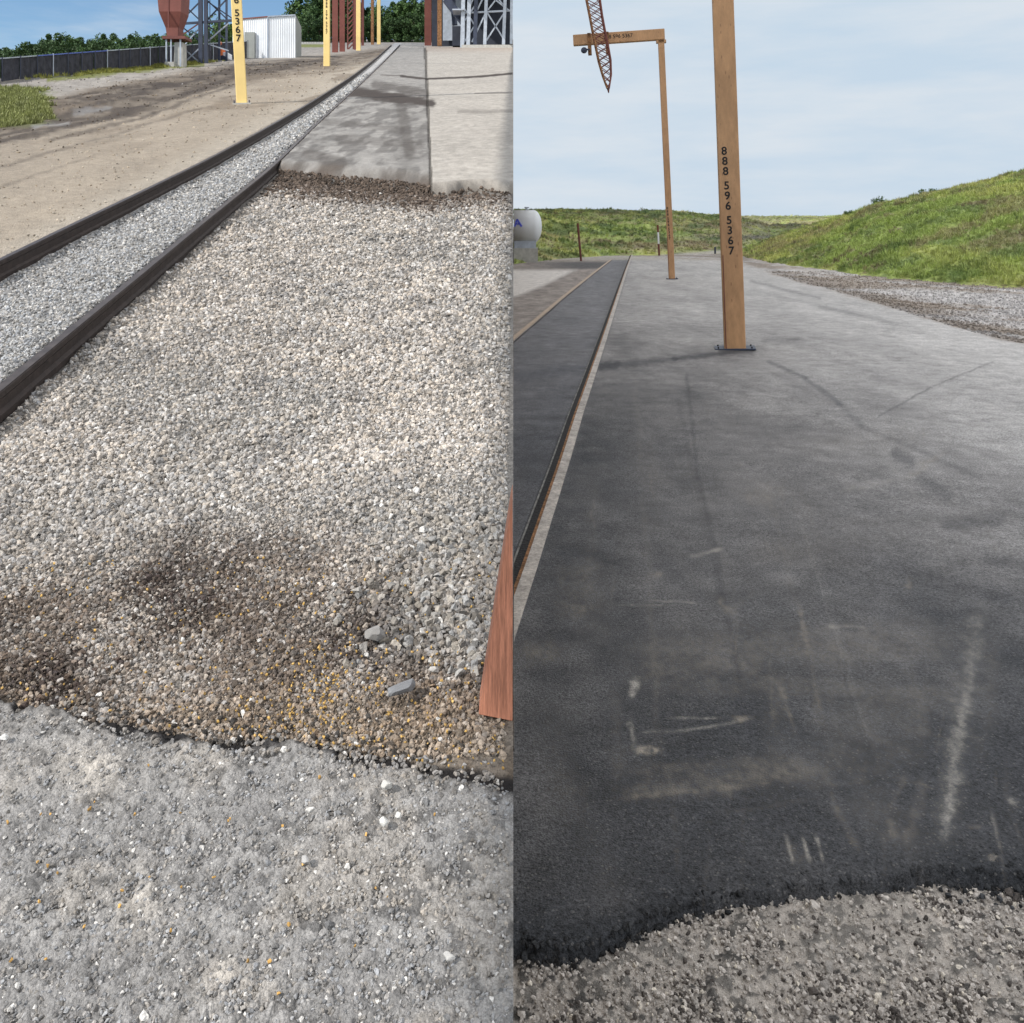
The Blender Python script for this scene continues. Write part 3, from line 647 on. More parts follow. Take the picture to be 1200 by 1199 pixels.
# ------------------------------------------------------------------ lattice tower
def lattice_tower():
    b = gl(240, 77); y = b.y; root = empty('lattice_tower', b); o = Vector(b)
    def P(px, row, dy=0): return at(px, row, y + dy) - o
    def bar(n, a, c, w, mat='navy'): MB().bar(a, c, w).build(n, M[mat], root)
    for a, w in ((235.5, .17), (241.8, .15)): bar('tower_leg', P(a, 78), P(a - 1, -80), w)
    for a in (257, 265.5): bar('tower_leg', P(a, 74, 4), P(a, -80, 4), .09)
    bar('tower_leg', P(212, 78, 3), P(211, -80, 3), .09)
    for r in (-40, 27.5): bar('cross_beam', P(210, r + 1), P(272, r - 3), .10)
    bar('cross_beam', P(213, 42, 1), P(236, 26, 1), .05, 'reddark')
    for (a, r0, c, r1) in ((212, 3, 236, 26), (212, 25, 236, 1), (212, 31, 236, 50), (214, 56, 236, 76), (214, 56, 236, 31), (214, 76, 236, 55),
                          (242, 0, 268, 25), (242, 25, 268, -3), (244, 3, 272, 22), (242, 29, 266, 48), (242, 50, 268, 28), (243, 52, 268, 60)):
        bar('brace', P(a, r0, .1), P(c, r1, .3), .055 if r0 < 55 else .05, 'navy' if r0 < 50 else 'galv')
    bar('vertical_rod', P(246, 60), P(246, 0), .03)
    for a in (236, 242): MB().box(P(a - 2.5, 80, -.1), P(a + 2.5, 76, .3)).build('footing', M['navy'], root)
    tag(root, 'dark steel lattice tower with crossed braces between hopper and first yellow post', 'tower')
lattice_tower()

# ------------------------------------------------------------------ white sheet metal shack
def shack():
    c = gl(314, 69.5); a = gl(276, 69); d = gl(347, 66.5); root = empty('metal_shack', c); o = Vector(c)
    k = c.y / F; H = 50 * k
    def wall(p, q, ht0, ht1, name, mat, n):
        m = MB(); vs = []; fs = []; dirv = (q - p); nrm = Vector((dirv.y, -dirv.x, 0)).normalized()
        for i in range(n + 1):
            t = i / n; off = nrm * (.03 if i % 2 else -.0); pt = p + (q - p) * t + off
            vs += [pt - o - Vector((0, 0, .2)), pt - o + Vector((0, 0, ht0 + (ht1 - ht0) * t))]
        fs = [(2 * i, 2 * i + 2, 2 * i + 3, 2 * i + 1) for i in range(n)]
        m.add(vs, fs); return m.build(name, mat, root)
    a2 = Vector((a.x, c.y + .3, c.z)); d2 = Vector(((346.5 - CX) / F * (c.y + .15), c.y + .15, c.z)); e2 = Vector(((353 - CX) / F * (c.y + 3.2), c.y + 3.2, c.z + .5))
    g2 = Vector((a.x + .3, c.y + 3.3, c.z + .5))
    wall(a2, c, H * .93, H * .97, 'front_wall', M['white'], 34); wall(c + Vector((.004, 0, 0)), d2, H * .98, H * 1.03, 'end_wall', M['white'], 30); wall(d2, e2, H * 1.03, H * .8, 'side_wall', M['greydoor'], 16)
    m = MB(); z = lambda p, h: p - o + Vector((0, 0, h))
    m.add([z(a2, H * .935), z(c, H * .98), z(d2, H * 1.035), z(e2, H * .80), z(g2, H * .72)], [(0, 1, 2, 3, 4)]); m.build('roof', M['white'], root)
    MB().bar(z(c, -.1) + Vector((0, -.03, 0)), z(c, H * .98) + Vector((0, -.03, 0)), .07).build('corner_trim', M['galv'], root)
    MB().bar(z(a2, H * .94) + Vector((0, -.05, 0)), z(c, H * .985) + Vector((0, -.05, 0)), .06).build('eave_trim', M['red'], root)
    MB().bar(z(c, H * .985) + Vector((0, -.05, 0)), z(d2, H * 1.035) + Vector((0, -.05, 0)), .07).build('eave_trim', M['galv'], root)
    dr = MB(); x0 = (286.5 - CX) / F * (c.y - .1) - o.x; x1 = (298 - CX) / F * (c.y - .1) - o.x
    dr.box((x0, .02 - .09, -.05), (x1, .16, 31 * k)); dr.build('door', M['greydoor'], root)
    tag(root, 'white ribbed sheet metal shack with a grey door behind the first yellow post', 'shed')
shack()
# machinery and clutter between the tower and the shack
def clutter():
    b = gl(257, 73); root = empty('farm_machine', b); k = b.y / F
    MB().box((-7 * k, 0, 6 * k), (3 * k, 1, 16 * k)).build('machine_body', M['orange'], root, bevel=.05)
    MB().box((3 * k, .1, 4 * k), (9 * k, .9, 12 * k)).build('engine_box', M['white'], root, bevel=.05)
    MB().bar((-5 * k, .2, 12 * k), (1 * k, .2, 24 * k), .08).build('boom', M['orange'], root)
    for s in (-5, 4): MB().bar((s * k, -.05, 3.5 * k), (s * k, .25, 3.5 * k), 8 * k, n=14).build('wheel', M['navy'], root)
    tag(root, 'small orange and white farm machine parked behind the lattice tower', 'machine')
clutter()

# ------------------------------------------------------------------ screened fence
def fence():
    x = -14.75; root = empty('screened_fence', (x, 22, Lheight(PRE([x]), PRE([22.]))[0])); o = Vector(root.location)
    ys = np.linspace(20, 52, 33); hs = np.interp(ys, [20, 27, 39, 52], [.60, .64, .78, .9]); zz = -HL + SL * ys + .09
    for i in range(len(ys) - 1):
        m = MB(); n = 6; vs = []
        for j in range(n + 1):
            t = j / n; yy_ = ys[i] + (ys[i + 1] - ys[i]) * t; h = hs[i] + (hs[i + 1] - hs[i]) * t; z = zz[i] + (zz[i + 1] - zz[i]) * t
            off = .02 * math.sin(j * 2.1 + i)
            sag = .02 * math.sin(t * math.pi)
            vs += [Vector((x + off, yy_, z - .05)) - o, Vector((x + off, yy_, z + h - sag)) - o]
        m.add(vs, [(2 * j, 2 * j + 2, 2 * j + 3, 2 * j + 1) for j in range(n)]); m.build('screen_panel', M['screen'], root)
    for i in range(0, len(ys), 1):
        MB().bar(Vector((x + .05, ys[i], zz[i] - .1)) - o, Vector((x + .05, ys[i], zz[i] + hs[i] + .05)) - o, .035, n=6).build('fence_post', M['galv'] if i % 4 == 2 else M['navy'], root)
    for i in range(0, len(ys) - 1):
        MB().bar(Vector((x + .03, ys[i], zz[i] + hs[i] + .01)) - o, Vector((x + .03, ys[i + 1], zz[i + 1] + hs[i + 1] + .01)) - o, .03).build('top_rail', M['flagblue'] if 9 <= i <= 13 else M['galv'], root)
    tag(root, 'long fence with black screening along the back of the sandy yard', 'fence')
fence()
def far_fence():
    a, b_ = at(350, 53, 118), at(386, 52, 118); root = empty('board_fence', a)
    for i in range(12):
        t = i / 12; p = (b_ - a) * t; q = (b_ - a) * (t + .075)
        MB().box((p.x, 0, -.4), (q.x, .05, .35)).build('board', M['concrete'], root)
    tag(root, 'low grey board fence in front of the trees right of the shack', 'fence')
far_fence()

# ------------------------------------------------------------------ open steel shed at the right
def shed():
    b = gl(552, 56.5); y = b.y; root = empty('open_steel_shed', b); o = Vector(b)
    def P(px, row, dy=0): q = at(px, row, y + dy) - o; q.x = min(q.x, -o.x - .02); return q
    def bx(n, px0, px1, r0, r1, dy, th, mat):
        a, c = P(px0, r1, dy), P(px1, r0, dy); MB().box((a.x, a.y, a.z), (c.x, a.y + th, c.z)).build(n, M[mat], root)
    k = y / F
    bx('back_wall', 506, 600.8, -80, 57, 9, .2, 'darkwall')
    for px0, px1 in ((519, 531), (531.3, 545)): bx('wall_panel', px0, px1, -50, 48, 8.5, .15, 'galv')
    bx('roof_beam', 505, 600.8, -80, -40, -1, 14, 'darkwall')
    bx('interior_column', 512.5, 517.5, -60, 54, 3, .4, 'railorange')
    MB().bar(P(523, 0, 2), P(543, 26, 2), .75).build('chute', M['navy'], root)
    MB().bar(P(528, -30, 4), P(533, 30, 4), .5).build('chute', M['navy'], root)
    MB().box(P(530, 54, 3), P(541, 36, 5)).build('hopper_box', M['darkwall'], root)
    bx('platform', 530, 544, 10.8, 12.4, -.5, 2, 'galv')
    for px in (541.5, 548.5, 556.5): MB().bar(P(px, 57), P(px + 3, -60), .35, .3).build('shed_leg', M['galv'] if px < 556 else M['navy'], root)
    for px in (568, 590): MB().bar(P(px, 53), P(px + 4, -60), .30).build('shed_leg', M['galv'], root)
    MB().bar(P(599, 52), P(600, -60), .25).build('shed_leg', M['galv'], root)
    for (a, r0, c, r1) in ((553, 50, 569, 16), (570, 14, 590, 46), (570, 48, 592, 14), (558, 15, 570, -10), (572, 12, 592, -14), (572, -16, 594, 12), (541, 30, 556, 8), (541, 5, 556, 30), (541, 55, 556, 31), (548, 15, 556, -5), (580, 0, 598, 14)):
        MB().bar(P(a, r0, .1), P(c, r1, .1), .13).build('brace', M['galv'], root)
    for r in (14, -10): MB().bar(P(541, r + 2, .2), P(600, r - 1, .2), .16).build('girt', M['galv'], root)
    bx('floor_kerb', 541, 600.8, 53, 58, -1, 3, 'concrete')
    tag(root, 'open dark steel shed with galvanised braced legs at the end of the concrete floor', 'shed')
shed()

# ------------------------------------------------------------------ trees
def leaf_crown(name, seed, rx, rz, n, leaf, mat):
    rg = np.random.default_rng(seed); cl = []
    for _ in range(26):
        a = rg.uniform(0, 6.28); r = rg.uniform(0, .75) ** .6; zc = rg.uniform(-.85, .9)
        w = math.sqrt(max(.1, 1 - zc * zc * .8)); cl.append((math.cos(a) * r * w * rx * 1.1, math.sin(a) * r * w * rx * 1.1, zc * rz * rg.uniform(.8, 1.15), rg.uniform(.12, .38) * rx))
    cl = PRE(cl); i = rg.integers(0, len(cl), n); d = rg.normal(size=(n, 3)); d /= np.linalg.norm(d, axis=1)[:, None]
    p = cl[i, :3] + d * cl[i, 3:4] * rg.uniform(.6, 1.08, (n, 1))
    t = rg.normal(size=(n, 3)); t /= np.linalg.norm(t, axis=1)[:, None]; b = np.cross(t, d + rg.normal(size=(n, 3)) * .6); b /= np.linalg.norm(b, axis=1)[:, None] + 1e-6
    s = rg.uniform(.6, 1.3, (n, 1)) * leaf; v = np.stack([p - t * s, p + b * s * .6, p + t * s, p - b * s * .6], 1).reshape(-1, 3)
    me = bpy.data.meshes.new(name); me.from_pydata(v.tolist(), [], np.arange(n * 4).reshape(n, 4).tolist()); me.materials.append(mat); return me
CROWNS = [leaf_crown('crown', 1, 1, 1, 3000, .065, M['leaf']), leaf_crown('crown', 2, 1, 1.15, 3000, .065, M['leafdark']), leaf_crown('crown', 3, 1, .9, 3000, .065, M['leaf'])]
tm = MB().bar((0, 0, -4), (0, 0, .15), .12, n=7, w2=.07).bar((0, 0, -.2), (.35, .1, .5), .06, n=5, w2=.02).bar((0, 0, -.1), (-.3, -.1, .6), .05, n=5, w2=.02)
t0 = tm.build('trunk', M['bark']); TRUNK = t0.data; bpy.data.objects.remove(t0)
def tree(px, top, y, r, zb, label, v, grp):
    topz = (CY - top) / F * y; x = (px - CX) / F * y; zc = topz - r
    root = empty('leafy_tree', (x, y, zb)); tag(root, label, 'tree', grp)
    c = bpy.data.objects.new('crown', CROWNS[v]); C.objects.link(c); c.parent = root; c.location = (0, 0, zc - zb); c.scale = (r, r, r * 1.0); c.rotation_euler[2] = px
    t = bpy.data.objects.new('trunk', TRUNK); C.objects.link(t); t.parent = root; t.location = (0, 0, zc - zb); t.scale = (r, r, r)
rg = random.Random(4); i = 0
lt = [(-14,58),(0,58),(12,57),(24,59),(35,56),(46,52),(57,50),(66,42),(75,45),(86,46),(97,46),(108,46),(118,45),(129,43),(139,46),(150,47),(161,46),(172,41),(183,45),(196,44),(210,40),(224,44),(238,40),(250,36),(262,30),(272,29),(284,34)]
for px, top in lt:
    y = rg.uniform(62, 84); r = rg.uniform(1.15, 1.7) * (1.5 if px > 240 else 1.1)
    ORD = 'first second third fourth fifth sixth seventh eighth ninth tenth eleventh twelfth thirteenth fourteenth'.split()
    k_ = lt.index((px, top)); lab = f'green bushy tree beyond the black fence, {ORD[k_]} from the left edge' if k_ < 14 else (f'green bushy tree beyond the fence, {ORD[k_ - 14]} along from the row\'s middle towards the shack')
    tree(px, top + rg.uniform(-1.5, 1.5), y, r, Lheight(PRE([(px - CX) / F * y]), PRE([y]))[0] + .3, lab, i % 3, 'trees beyond the screened fence'); i += 1
for px, dpx in ((-6, 9), (18, 9), (40, 8), (62, 8), (84, 8), (104, 9), (126, 9), (148, 9), (168, 8), (190, 9), (212, 9), (234, 9), (256, 9), (278, 9)):
    y = rg.uniform(56, 60); tree(px, 52 + rg.uniform(-2, 3) + (8 if px < 30 else 0), y, 1.2, 4.2, 'low dark shrubby tree tucked close behind the black screened fence', 1, 'low trees close behind the screened fence')
for px, top, y, r in ((346, 12, 132, 2.9), (356, 2, 138, 3.2), (369, -9, 140, 3.8), (384, -6, 142, 3.8), (398, -8, 142, 3.6), (412, -2, 143, 3.6), (427, 6, 143, 3.0), (437, 12, 143, 2.6),
                      (449, 11, 140, 2.6), (458, 8, 142, 2.6), (468, 5, 142, 3), (478, -1, 140, 3.2), (490, -6, 139, 3.6), (502, -8, 139, 3.6)):
    far_n = globals().get('far_n', -1) + 1; ORD = 'first second third fourth fifth sixth seventh eighth ninth tenth eleventh twelfth thirteenth fourteenth'.split()
    tree(px, top, y, r, zl(y) - .2, f'dark green tall tree between shack and steel shed, {ORD[far_n]} counted from the shack', i % 3, 'trees at the far end of the rails'); i += 1
for px, y, r in ((344, 126, 1.6), (352, 125, 1.5), (361, 128, 2.0), (374, 130, 2), (390, 132, 2.0), (405, 134, 2.0), (421, 134, 2.0), (436, 135, 1.6), (446, 135, 1.6), (455, 135, 1.7), (466, 136, 1.9), (478, 135, 2.1), (490, 134, 2.1), (500, 134, 2.1)):
    tree(px, HZL + F * HL / y - r * 2 * F / y + 3, y, r, zl(y) - .2, 'low dark bush under the trees behind the red columns', 1, 'bushes under the far trees')

# grass tufts
def tuft_variants(name, n, blades, h):
    col = bpy.data.collections.new(name)
    for i in range(n):
        vs = []; fs = []
        for k in range(blades):
            a = RNG.uniform(0, 6.28); r = RNG.uniform(0, .45); l = RNG.uniform(.5, 1) * h; la = RNG.uniform(0, 6.28); w = .05
            bx_, by_ = math.cos(a) * r, math.sin(a) * r; tx, ty = bx_ + math.cos(la) * l * .55, by_ + math.sin(la) * l * .55; mx_, my_ = bx_ * .6 + tx * .4, by_ * .6 + ty * .4
            dx, dy = math.cos(la + 1.57) * w, math.sin(la + 1.57) * w; m = len(vs)
            vs += [(bx_ - dx, by_ - dy, 0), (bx_ + dx, by_ + dy, 0), (mx_ + dx * .8, my_ + dy * .8, l * .6), (mx_ - dx * .8, my_ - dy * .8, l * .6), (tx, ty, l)]
            fs += [(m, m + 1, m + 2, m + 3), (m + 3, m + 2, m + 4)]
        me = bpy.data.meshes.new(name); me.from_pydata(vs, [], fs); me.materials.append(M['blade']); o = bpy.data.objects.new(name, me); col.objects.link(o)
    return col
TUFT = tuft_variants('tuft_shape', 4, 16, 1.0)
x, y = Lsample(5200, 98, 158, -70, 66); px, row = Lpix(x, y); nn = fbm(x * 1.5, y * 1.5, 60)
ok = (px + (nn - .5) * 60 < 52) & (row + (nn - .5) * 12 > 108) & (row + (nn - .5) * 20 < 150); x, y = x[ok], y[ok]
scatter('yard_grass', np.stack([x, y, Lheight(x, y)], -1), RNG.uniform(.05, .15, len(x)), PRE([.24, .26, .09]) * RNG.uniform(.6, 1.3, (len(x), 1)), TUFT, label='yellow green grass patch at the left edge of the yard', upright=True)
y = RNG.uniform(27, 46, 1500); x = -14.5 + RNG.uniform(0, .8, 1500) ** 2; ok = (RNG.uniform(size=1500) < sstep(27, 33, y) * sstep(.3, .6, vn(y * 1.3, y * 0, 5))); x, y = x[ok], y[ok]
scatter('fence_weeds', np.stack([x, y, Lheight(x, y)], -1), RNG.uniform(.06, .18, len(x)), PRE([.27, .27, .06]) * RNG.uniform(.6, 1.3, (len(x), 1)), TUFT, label='low yellow green weeds along the foot of the screened fence', upright=True)

# ================================================================== RIGHT PLACE: asphalt track crossing
RRX = [745, 738.5, 731.5, 722.5, 710.5, 698, 683, 667.5, 650, 631, 607, 560]; RRY = [290, 306, 330, 360, 400, 440, 487, 543, 600, 663, 738, 880]   # near rail, right edge
def rr_px(row): return np.interp(row, RRY, RRX)
LRX = [717, 700, 660, 630, 605, 540]; LRY = [305, 318, 350, 376, 397, 452]
def lr_px(row): return np.interp(row, LRY, LRX)
def fore_edge(px): return np.interp(px, [560, 605, 660, 700, 740, 800, 880, 960, 1040, 1100, 1160, 1240], [1106, 1106, 1112, 1106, 1086, 1062, 1044, 1034, 1026, 1018, 1022, 1030])
def side_edge(px): return np.interp(px, [700, 860, 930, 1000, 1080, 1150, 1200, 1300], [300, 306, 330, 348, 372, 393, 404, 424])   # asphalt / gravel limit
def Rpix(X, Y): return CX + F * X / Y, HZR + F * HR / Y
def Rgrid(r0, r1, step, u0, u1, ustep, ynear=None):
    rows = [r1]
    while rows[-1] > r0: rows.append(rows[-1] - step * (1 if rows[-1] > 420 else .5 if rows[-1] > 310 else .3))
    ys = F * HR / (PRE(rows) - HZR)
    if ynear is not None: ys = np.concatenate([ynear, ys])
    us = np.linspace(u0, u1, int((u1 - u0) * F / ustep) + 1); Y, U = np.meshgrid(ys, us, indexing='ij'); return U * np.maximum(Y, 1.2), Y
def Rheight(X, Y):
    px, row = Rpix(X, Y); Z = np.full(X.shape, -HR)
    g = sstep(-4, 6, side_edge(px) - row)                        # gravel side
    Z = Z + (fbm(X * 1.5, Y * 1.5, 70) - .5) * .12 * g - .03 * g + (fbm(X * .7, Y * .7, 71) - .5) * .03
    return Z
def Rcolor(X, Y, full=False):
    px, row = Rpix(X, Y)
    n1 = fbm(X * .9, Y * .5, 72); n2 = fbm(X * 4, Y * 4, 73); n3 = fbm(X * 14, Y * 14, 74); ns = fbm(X * 2.2, Y * .5, 75)
    DU = np.zeros(X.shape + (4,)); n5 = fbm(X * 45, Y * 26, 76, 3); wx = (fbm(X * 3, Y * 3, 85) - .5) * 14; wy = (fbm(X * 3, Y * 3, 87) - .5) * 12
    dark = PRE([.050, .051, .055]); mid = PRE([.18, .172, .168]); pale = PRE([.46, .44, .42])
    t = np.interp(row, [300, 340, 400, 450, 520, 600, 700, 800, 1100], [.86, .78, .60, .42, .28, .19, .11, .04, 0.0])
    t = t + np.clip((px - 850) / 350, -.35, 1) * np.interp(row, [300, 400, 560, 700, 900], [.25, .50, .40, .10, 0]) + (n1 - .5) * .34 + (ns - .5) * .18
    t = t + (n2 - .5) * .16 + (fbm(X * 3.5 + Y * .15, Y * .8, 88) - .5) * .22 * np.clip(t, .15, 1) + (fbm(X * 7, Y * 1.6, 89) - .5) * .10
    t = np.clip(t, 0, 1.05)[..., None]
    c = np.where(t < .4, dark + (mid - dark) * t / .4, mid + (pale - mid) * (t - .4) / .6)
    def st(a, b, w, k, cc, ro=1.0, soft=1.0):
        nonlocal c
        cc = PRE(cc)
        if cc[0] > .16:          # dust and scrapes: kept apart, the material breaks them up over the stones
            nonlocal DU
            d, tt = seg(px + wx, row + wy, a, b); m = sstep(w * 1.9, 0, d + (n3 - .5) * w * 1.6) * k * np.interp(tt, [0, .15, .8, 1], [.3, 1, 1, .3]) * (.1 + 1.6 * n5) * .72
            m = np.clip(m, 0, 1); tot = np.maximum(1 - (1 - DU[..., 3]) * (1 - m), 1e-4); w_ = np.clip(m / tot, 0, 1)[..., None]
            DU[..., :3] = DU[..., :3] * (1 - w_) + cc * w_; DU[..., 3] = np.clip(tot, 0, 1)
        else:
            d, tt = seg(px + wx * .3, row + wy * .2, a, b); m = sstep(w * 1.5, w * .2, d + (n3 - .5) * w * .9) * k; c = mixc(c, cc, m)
    tan = [.30, .26, .21]; wht = [.46, .43, .38]; dust = [.23, .205, .175]
    # dusty scrapes
    st((1148, 712), (1132, 800), 10, .42, wht); st((1132, 800), (1104, 985), 13, .48, wht); st((1140, 770), (1104, 985), 5, .35, wht); st((1112, 930), (1102, 985), 5, .4, [.55, .52, .47])
    st((1165, 740), (1150, 900), 9, .25, dust)
    st((745, 797), (741, 818), 4.5, .95, [.60, .56, .50]); st((739, 846), (741, 876), 4, .8, wht); st((742, 880), (772, 882), 4, .9, [.50, .44, .36])
    st((745, 862), (800, 858), 1.8, .5, wht); st((790, 860), (882, 842), 1.6, .6, wht); st((862, 843), (882, 843), 3.2, .8, tan); st((785, 844), (850, 842), 1.5, .6, wht)
    st((722, 936), (960, 902), 9, .45, dust); st((720, 938), (900, 920), 3, .5, tan); st((725, 905), (900, 895), 6, .35, dust)
    st((730, 770), (1150, 765), 15, .33, dust); st((740, 800), (1150, 812), 11, .38, dust); st((960, 900), (1100, 870), 22, .28, dust)
    st((610, 770), (660, 762), 13, .5, tan); st((650, 690), (700, 700), 22, .35, dust); st((665, 720), (690, 715), 7, .35, tan)
    st((760, 705), (820, 708), 1.3, .6, wht); st((725, 712), (790, 712), 1.2, .4, wht); st((805, 652), (850, 643), 1.8, .75, wht); st((765, 676), (775, 678), 5, .6, tan)
    st((845, 704), (856, 722), 6, .7, tan); st((856, 722), (890, 692), 4, .4, dust); st((937, 708), (950, 770), 3, .55, tan); st((950, 770), (968, 850), 3.2, .35, tan)
    st((915, 800), (934, 864), 3.4, .5, tan); st((972, 733), (990, 737), 2, .8, wht); st((990, 736), (1020, 740), 1.4, .5, wht)
    st((975, 930), (1003, 1005), 4, .5, tan); st((1060, 905), (1040, 960), 4, .4, dust); st((1040, 960), (1050, 1000), 4, .45, dust); st((1080, 910), (1062, 990), 6, .4, dust)
    for a in (922, 941, 956): st((a, 982), (a + 8, 1020), 2.3, .8, wht)
    st((925, 995), (940, 1020), 7, .45, dust); st((1160, 950), (1168, 1000), 2.5, .6, wht); st((1130, 970), (1150, 971), 3, .6, tan); st((1180, 938), (1192, 946), 4, .8, wht); st((1155, 1010), (1165, 1010), 4, .9, [.5, .44, .36])
    st((1062, 688), (1068, 676), 4, .6, tan); st((870, 578), (910, 580), 10, .35, tan); st((985, 574), (1060, 560), 3, .4, wht); st((1060, 560), (1105, 528), 4, .5, tan); st((1040, 540), (1075, 590), 3, .3, wht)
    st((760, 500), (770, 640), 9, .18, dust); st((800, 520), (860, 700), 8, .2, dust); st((730, 535), (800, 560), 14, .15, dust)
    # post's shadow painted as a dark band, then damp and tyre marks
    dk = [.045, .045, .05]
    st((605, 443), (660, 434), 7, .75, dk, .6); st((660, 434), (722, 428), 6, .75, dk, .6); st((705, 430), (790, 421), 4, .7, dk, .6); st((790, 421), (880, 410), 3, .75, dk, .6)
    st((900, 424), (945, 445), 2, .6, [.09, .09, .095]); st((945, 445), (985, 475), 3, .55, [.09, .09, .095]); st((985, 475), (1010, 500), 4, .3, [.09, .09, .095])
    st((1030, 488), (1090, 455), 1.1, .6, [.10, .10, .10]); st((1090, 455), (1165, 424), 1.0, .5, [.10, .10, .10])
    st((1050, 532), (1066, 540), 7, .6, dk); st((1080, 560), (1110, 580), 8, .45, dk); st((1110, 615), (1170, 608), 9, .5, dk); st((1155, 655), (1200, 660), 7, .35, dk)
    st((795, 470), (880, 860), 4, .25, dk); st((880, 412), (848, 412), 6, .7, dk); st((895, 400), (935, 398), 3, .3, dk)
    st((605, 480), (690, 460), 12, .2, dk); st((605, 590), (640, 560), 14, .3, dk)
    st((900, 640), (1000, 650), 20, .18, [.10, .09, .08]); st((960, 360), (1050, 380), 3, .3, [.14, .135, .13]); st((880, 330), (960, 350), 2, .4, [.10, .10, .10])
    st((1015, 372), (880, 340), 2, .25, [.12, .12, .12]); st((1180, 820), (1200, 1000), 20, .25, dk)
    for a_, b_, w_b, k_b in (((735, 755), (1130, 745), 16, .38), ((740, 785), (900, 780), 9, .4), ((725, 925), (1000, 900), 16, .42), ((960, 860), (1110, 820), 26, .3), ((720, 800), (724, 930), 7, .3), ((905, 790), (915, 920), 12, .28),
                             ((690, 640), (700, 760), 20, .22), ((640, 820), (660, 960), 24, .2), ((1000, 930), (1080, 1000), 20, .25), ((820, 560), (980, 600), 22, .2), ((930, 520), (1100, 510), 14, .3), ((740, 470), (900, 500), 20, .18), ((880, 650), (1180, 600), 16, .2)):
        st(a_, b_, w_b, k_b, dust)
    rg_ = random.Random(23)
    for _ in range(80):          # faint drag marks and tyre scuffs
        r0_ = rg_.uniform(470, 990); p0_ = rg_.uniform(690, 1190); l_ = rg_.uniform(20, 110) * (r0_ - 300) / 500; an = rg_.choice([rg_.uniform(-.3, .3), rg_.uniform(1.2, 1.75), rg_.uniform(1.3, 1.7)])
        st((p0_, r0_), (p0_ + math.cos(an) * l_, r0_ + math.sin(an) * l_), rg_.uniform(.7, 3.4), rg_.uniform(.12, .34), rg_.choice([tan, dust, dust, dk]))
    st((742, 430), (752, 560), 3, .3, dust); st((752, 560), (775, 900), 4, .3, dust); st((805, 440), (818, 560), 2.5, .45, dk); st((818, 560), (838, 640), 3, .45, dk); st((838, 640), (880, 870), 3.5, .4, dk)
    st((905, 590), (940, 720), 3, .3, dust); st((700, 545), (690, 700), 6, .2, dust); st((1150, 560), (1010, 500), 3, .3, dk); st((980, 640), (1180, 700), 10, .3, dk); st((660, 900), (720, 1060), 14, .18, dust)
    # between the rails: darker; left of the left rail: brown dirty ground and pale concrete
    lr = lr_px(row); nr = rr_px(row)
    btw = sstep(-2, 3, px - lr) * sstep(3, -3, px - nr)
    c = mixc(c, PRE([.115, .117, .13]) * (.7 + .6 * n2[..., None]), btw * np.interp(row, [300, 450, 560], [.8, .6, .3]))
    edgen = sstep(20, 4, nr - px) * (px < nr) * np.interp(row, [300, 480, 600], [.4, .6, .0]); c = mixc(c, [.05, .045, .045], edgen * .5)
    lf = sstep(3, -3, px - lr)
    c = mixc(c, PRE([.26, .225, .20]) * (.5 + 1.0 * n2[..., None]), lf * .95)
    pc = lf * sstep(-3, 3, np.interp(px, [560, 605, 640, 672, 700], [352, 348, 334, 318, 310]) - row) * sstep(314.5, 319.5, row) * (px < 676)
    c = mixc(c, [.60, .56, .52], pc)
    c = mixc(c, [.05, .05, .055], lf * sstep(306, 309, row) * sstep(317, 314, row) * sstep(600, 680, px) * .8)
    # far end: pale dirt strip, road going on
    c = mixc(c, [.36, .33, .28], sstep(306.5, 304, row) * .8)
    # gravel side
    g = sstep(-3, 4, side_edge(px) - row + (n2 - .5) * 8)
    gc = PRE([.50, .47, .45]) * (.55 + .9 * n3[..., None]); mudc = PRE([.30, .25, .205])
    c = np.where(g[..., None] > 0, c * (1 - g[..., None]) + gc * g[..., None], c)
    ru = sstep(.52, .62, fbm(X * .5 + Y * .4, Y * .12 - X * .1, 77)) * g
    d = side_edge(px) - row
    c = mixc(c, mudc, g * np.clip(ru * .9 + sstep(30, 6, d) * .85 * sstep(.35, .6, fbm(X * .9 + Y * .5, (Y + X * .2) * .4, 78)), 0, 1))
    c = mixc(c, [.12, .10, .085], g * np.exp(-((d - 5) / 5) ** 2) * .4)
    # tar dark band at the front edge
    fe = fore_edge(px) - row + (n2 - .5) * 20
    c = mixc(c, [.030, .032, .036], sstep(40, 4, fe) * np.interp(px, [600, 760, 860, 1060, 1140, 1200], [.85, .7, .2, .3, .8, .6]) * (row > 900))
    DU[..., 3] *= (px > nr + 3)
    return (c, DU) if full else c
X, Y = Rgrid(292, 1160, 1.8, 0, .78, 1.9)
px, row = Rpix(X, Y)
Z = Rheight(X, Y); n2 = fbm(X * 4, Y * 4, 73)
fe = (fore_edge(px) - row + (fbm(X * 4, Y * 4, 80) - .5) * 26 + (fbm(X * 22, Y * 22, 81) - .5) * 12) * Y * Y / (F * HR)
Z = Z - .055 * sstep(.004, -.03, fe) + (fbm(X * 55, Y * 55, 83) - .5) * .012 * sstep(.25, .05, fe) + .012 * sstep(.3, .0, np.abs(fe)) 
groove = sstep(1.0, .0, np.abs((px - (rr_px(row) - 21 * (row - HZR) / 340)) / (6 * (row - HZR) / 340)) - .4)
Z = Z - .03 * groove * (px < rr_px(row)) * sstep(305, 330, row)
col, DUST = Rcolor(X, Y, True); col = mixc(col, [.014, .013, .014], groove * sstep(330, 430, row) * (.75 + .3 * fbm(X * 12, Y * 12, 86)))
grid('asphalt_pavement', X, Y, Z, col, M['asphalt'], fe > -.05, extra=DUST)
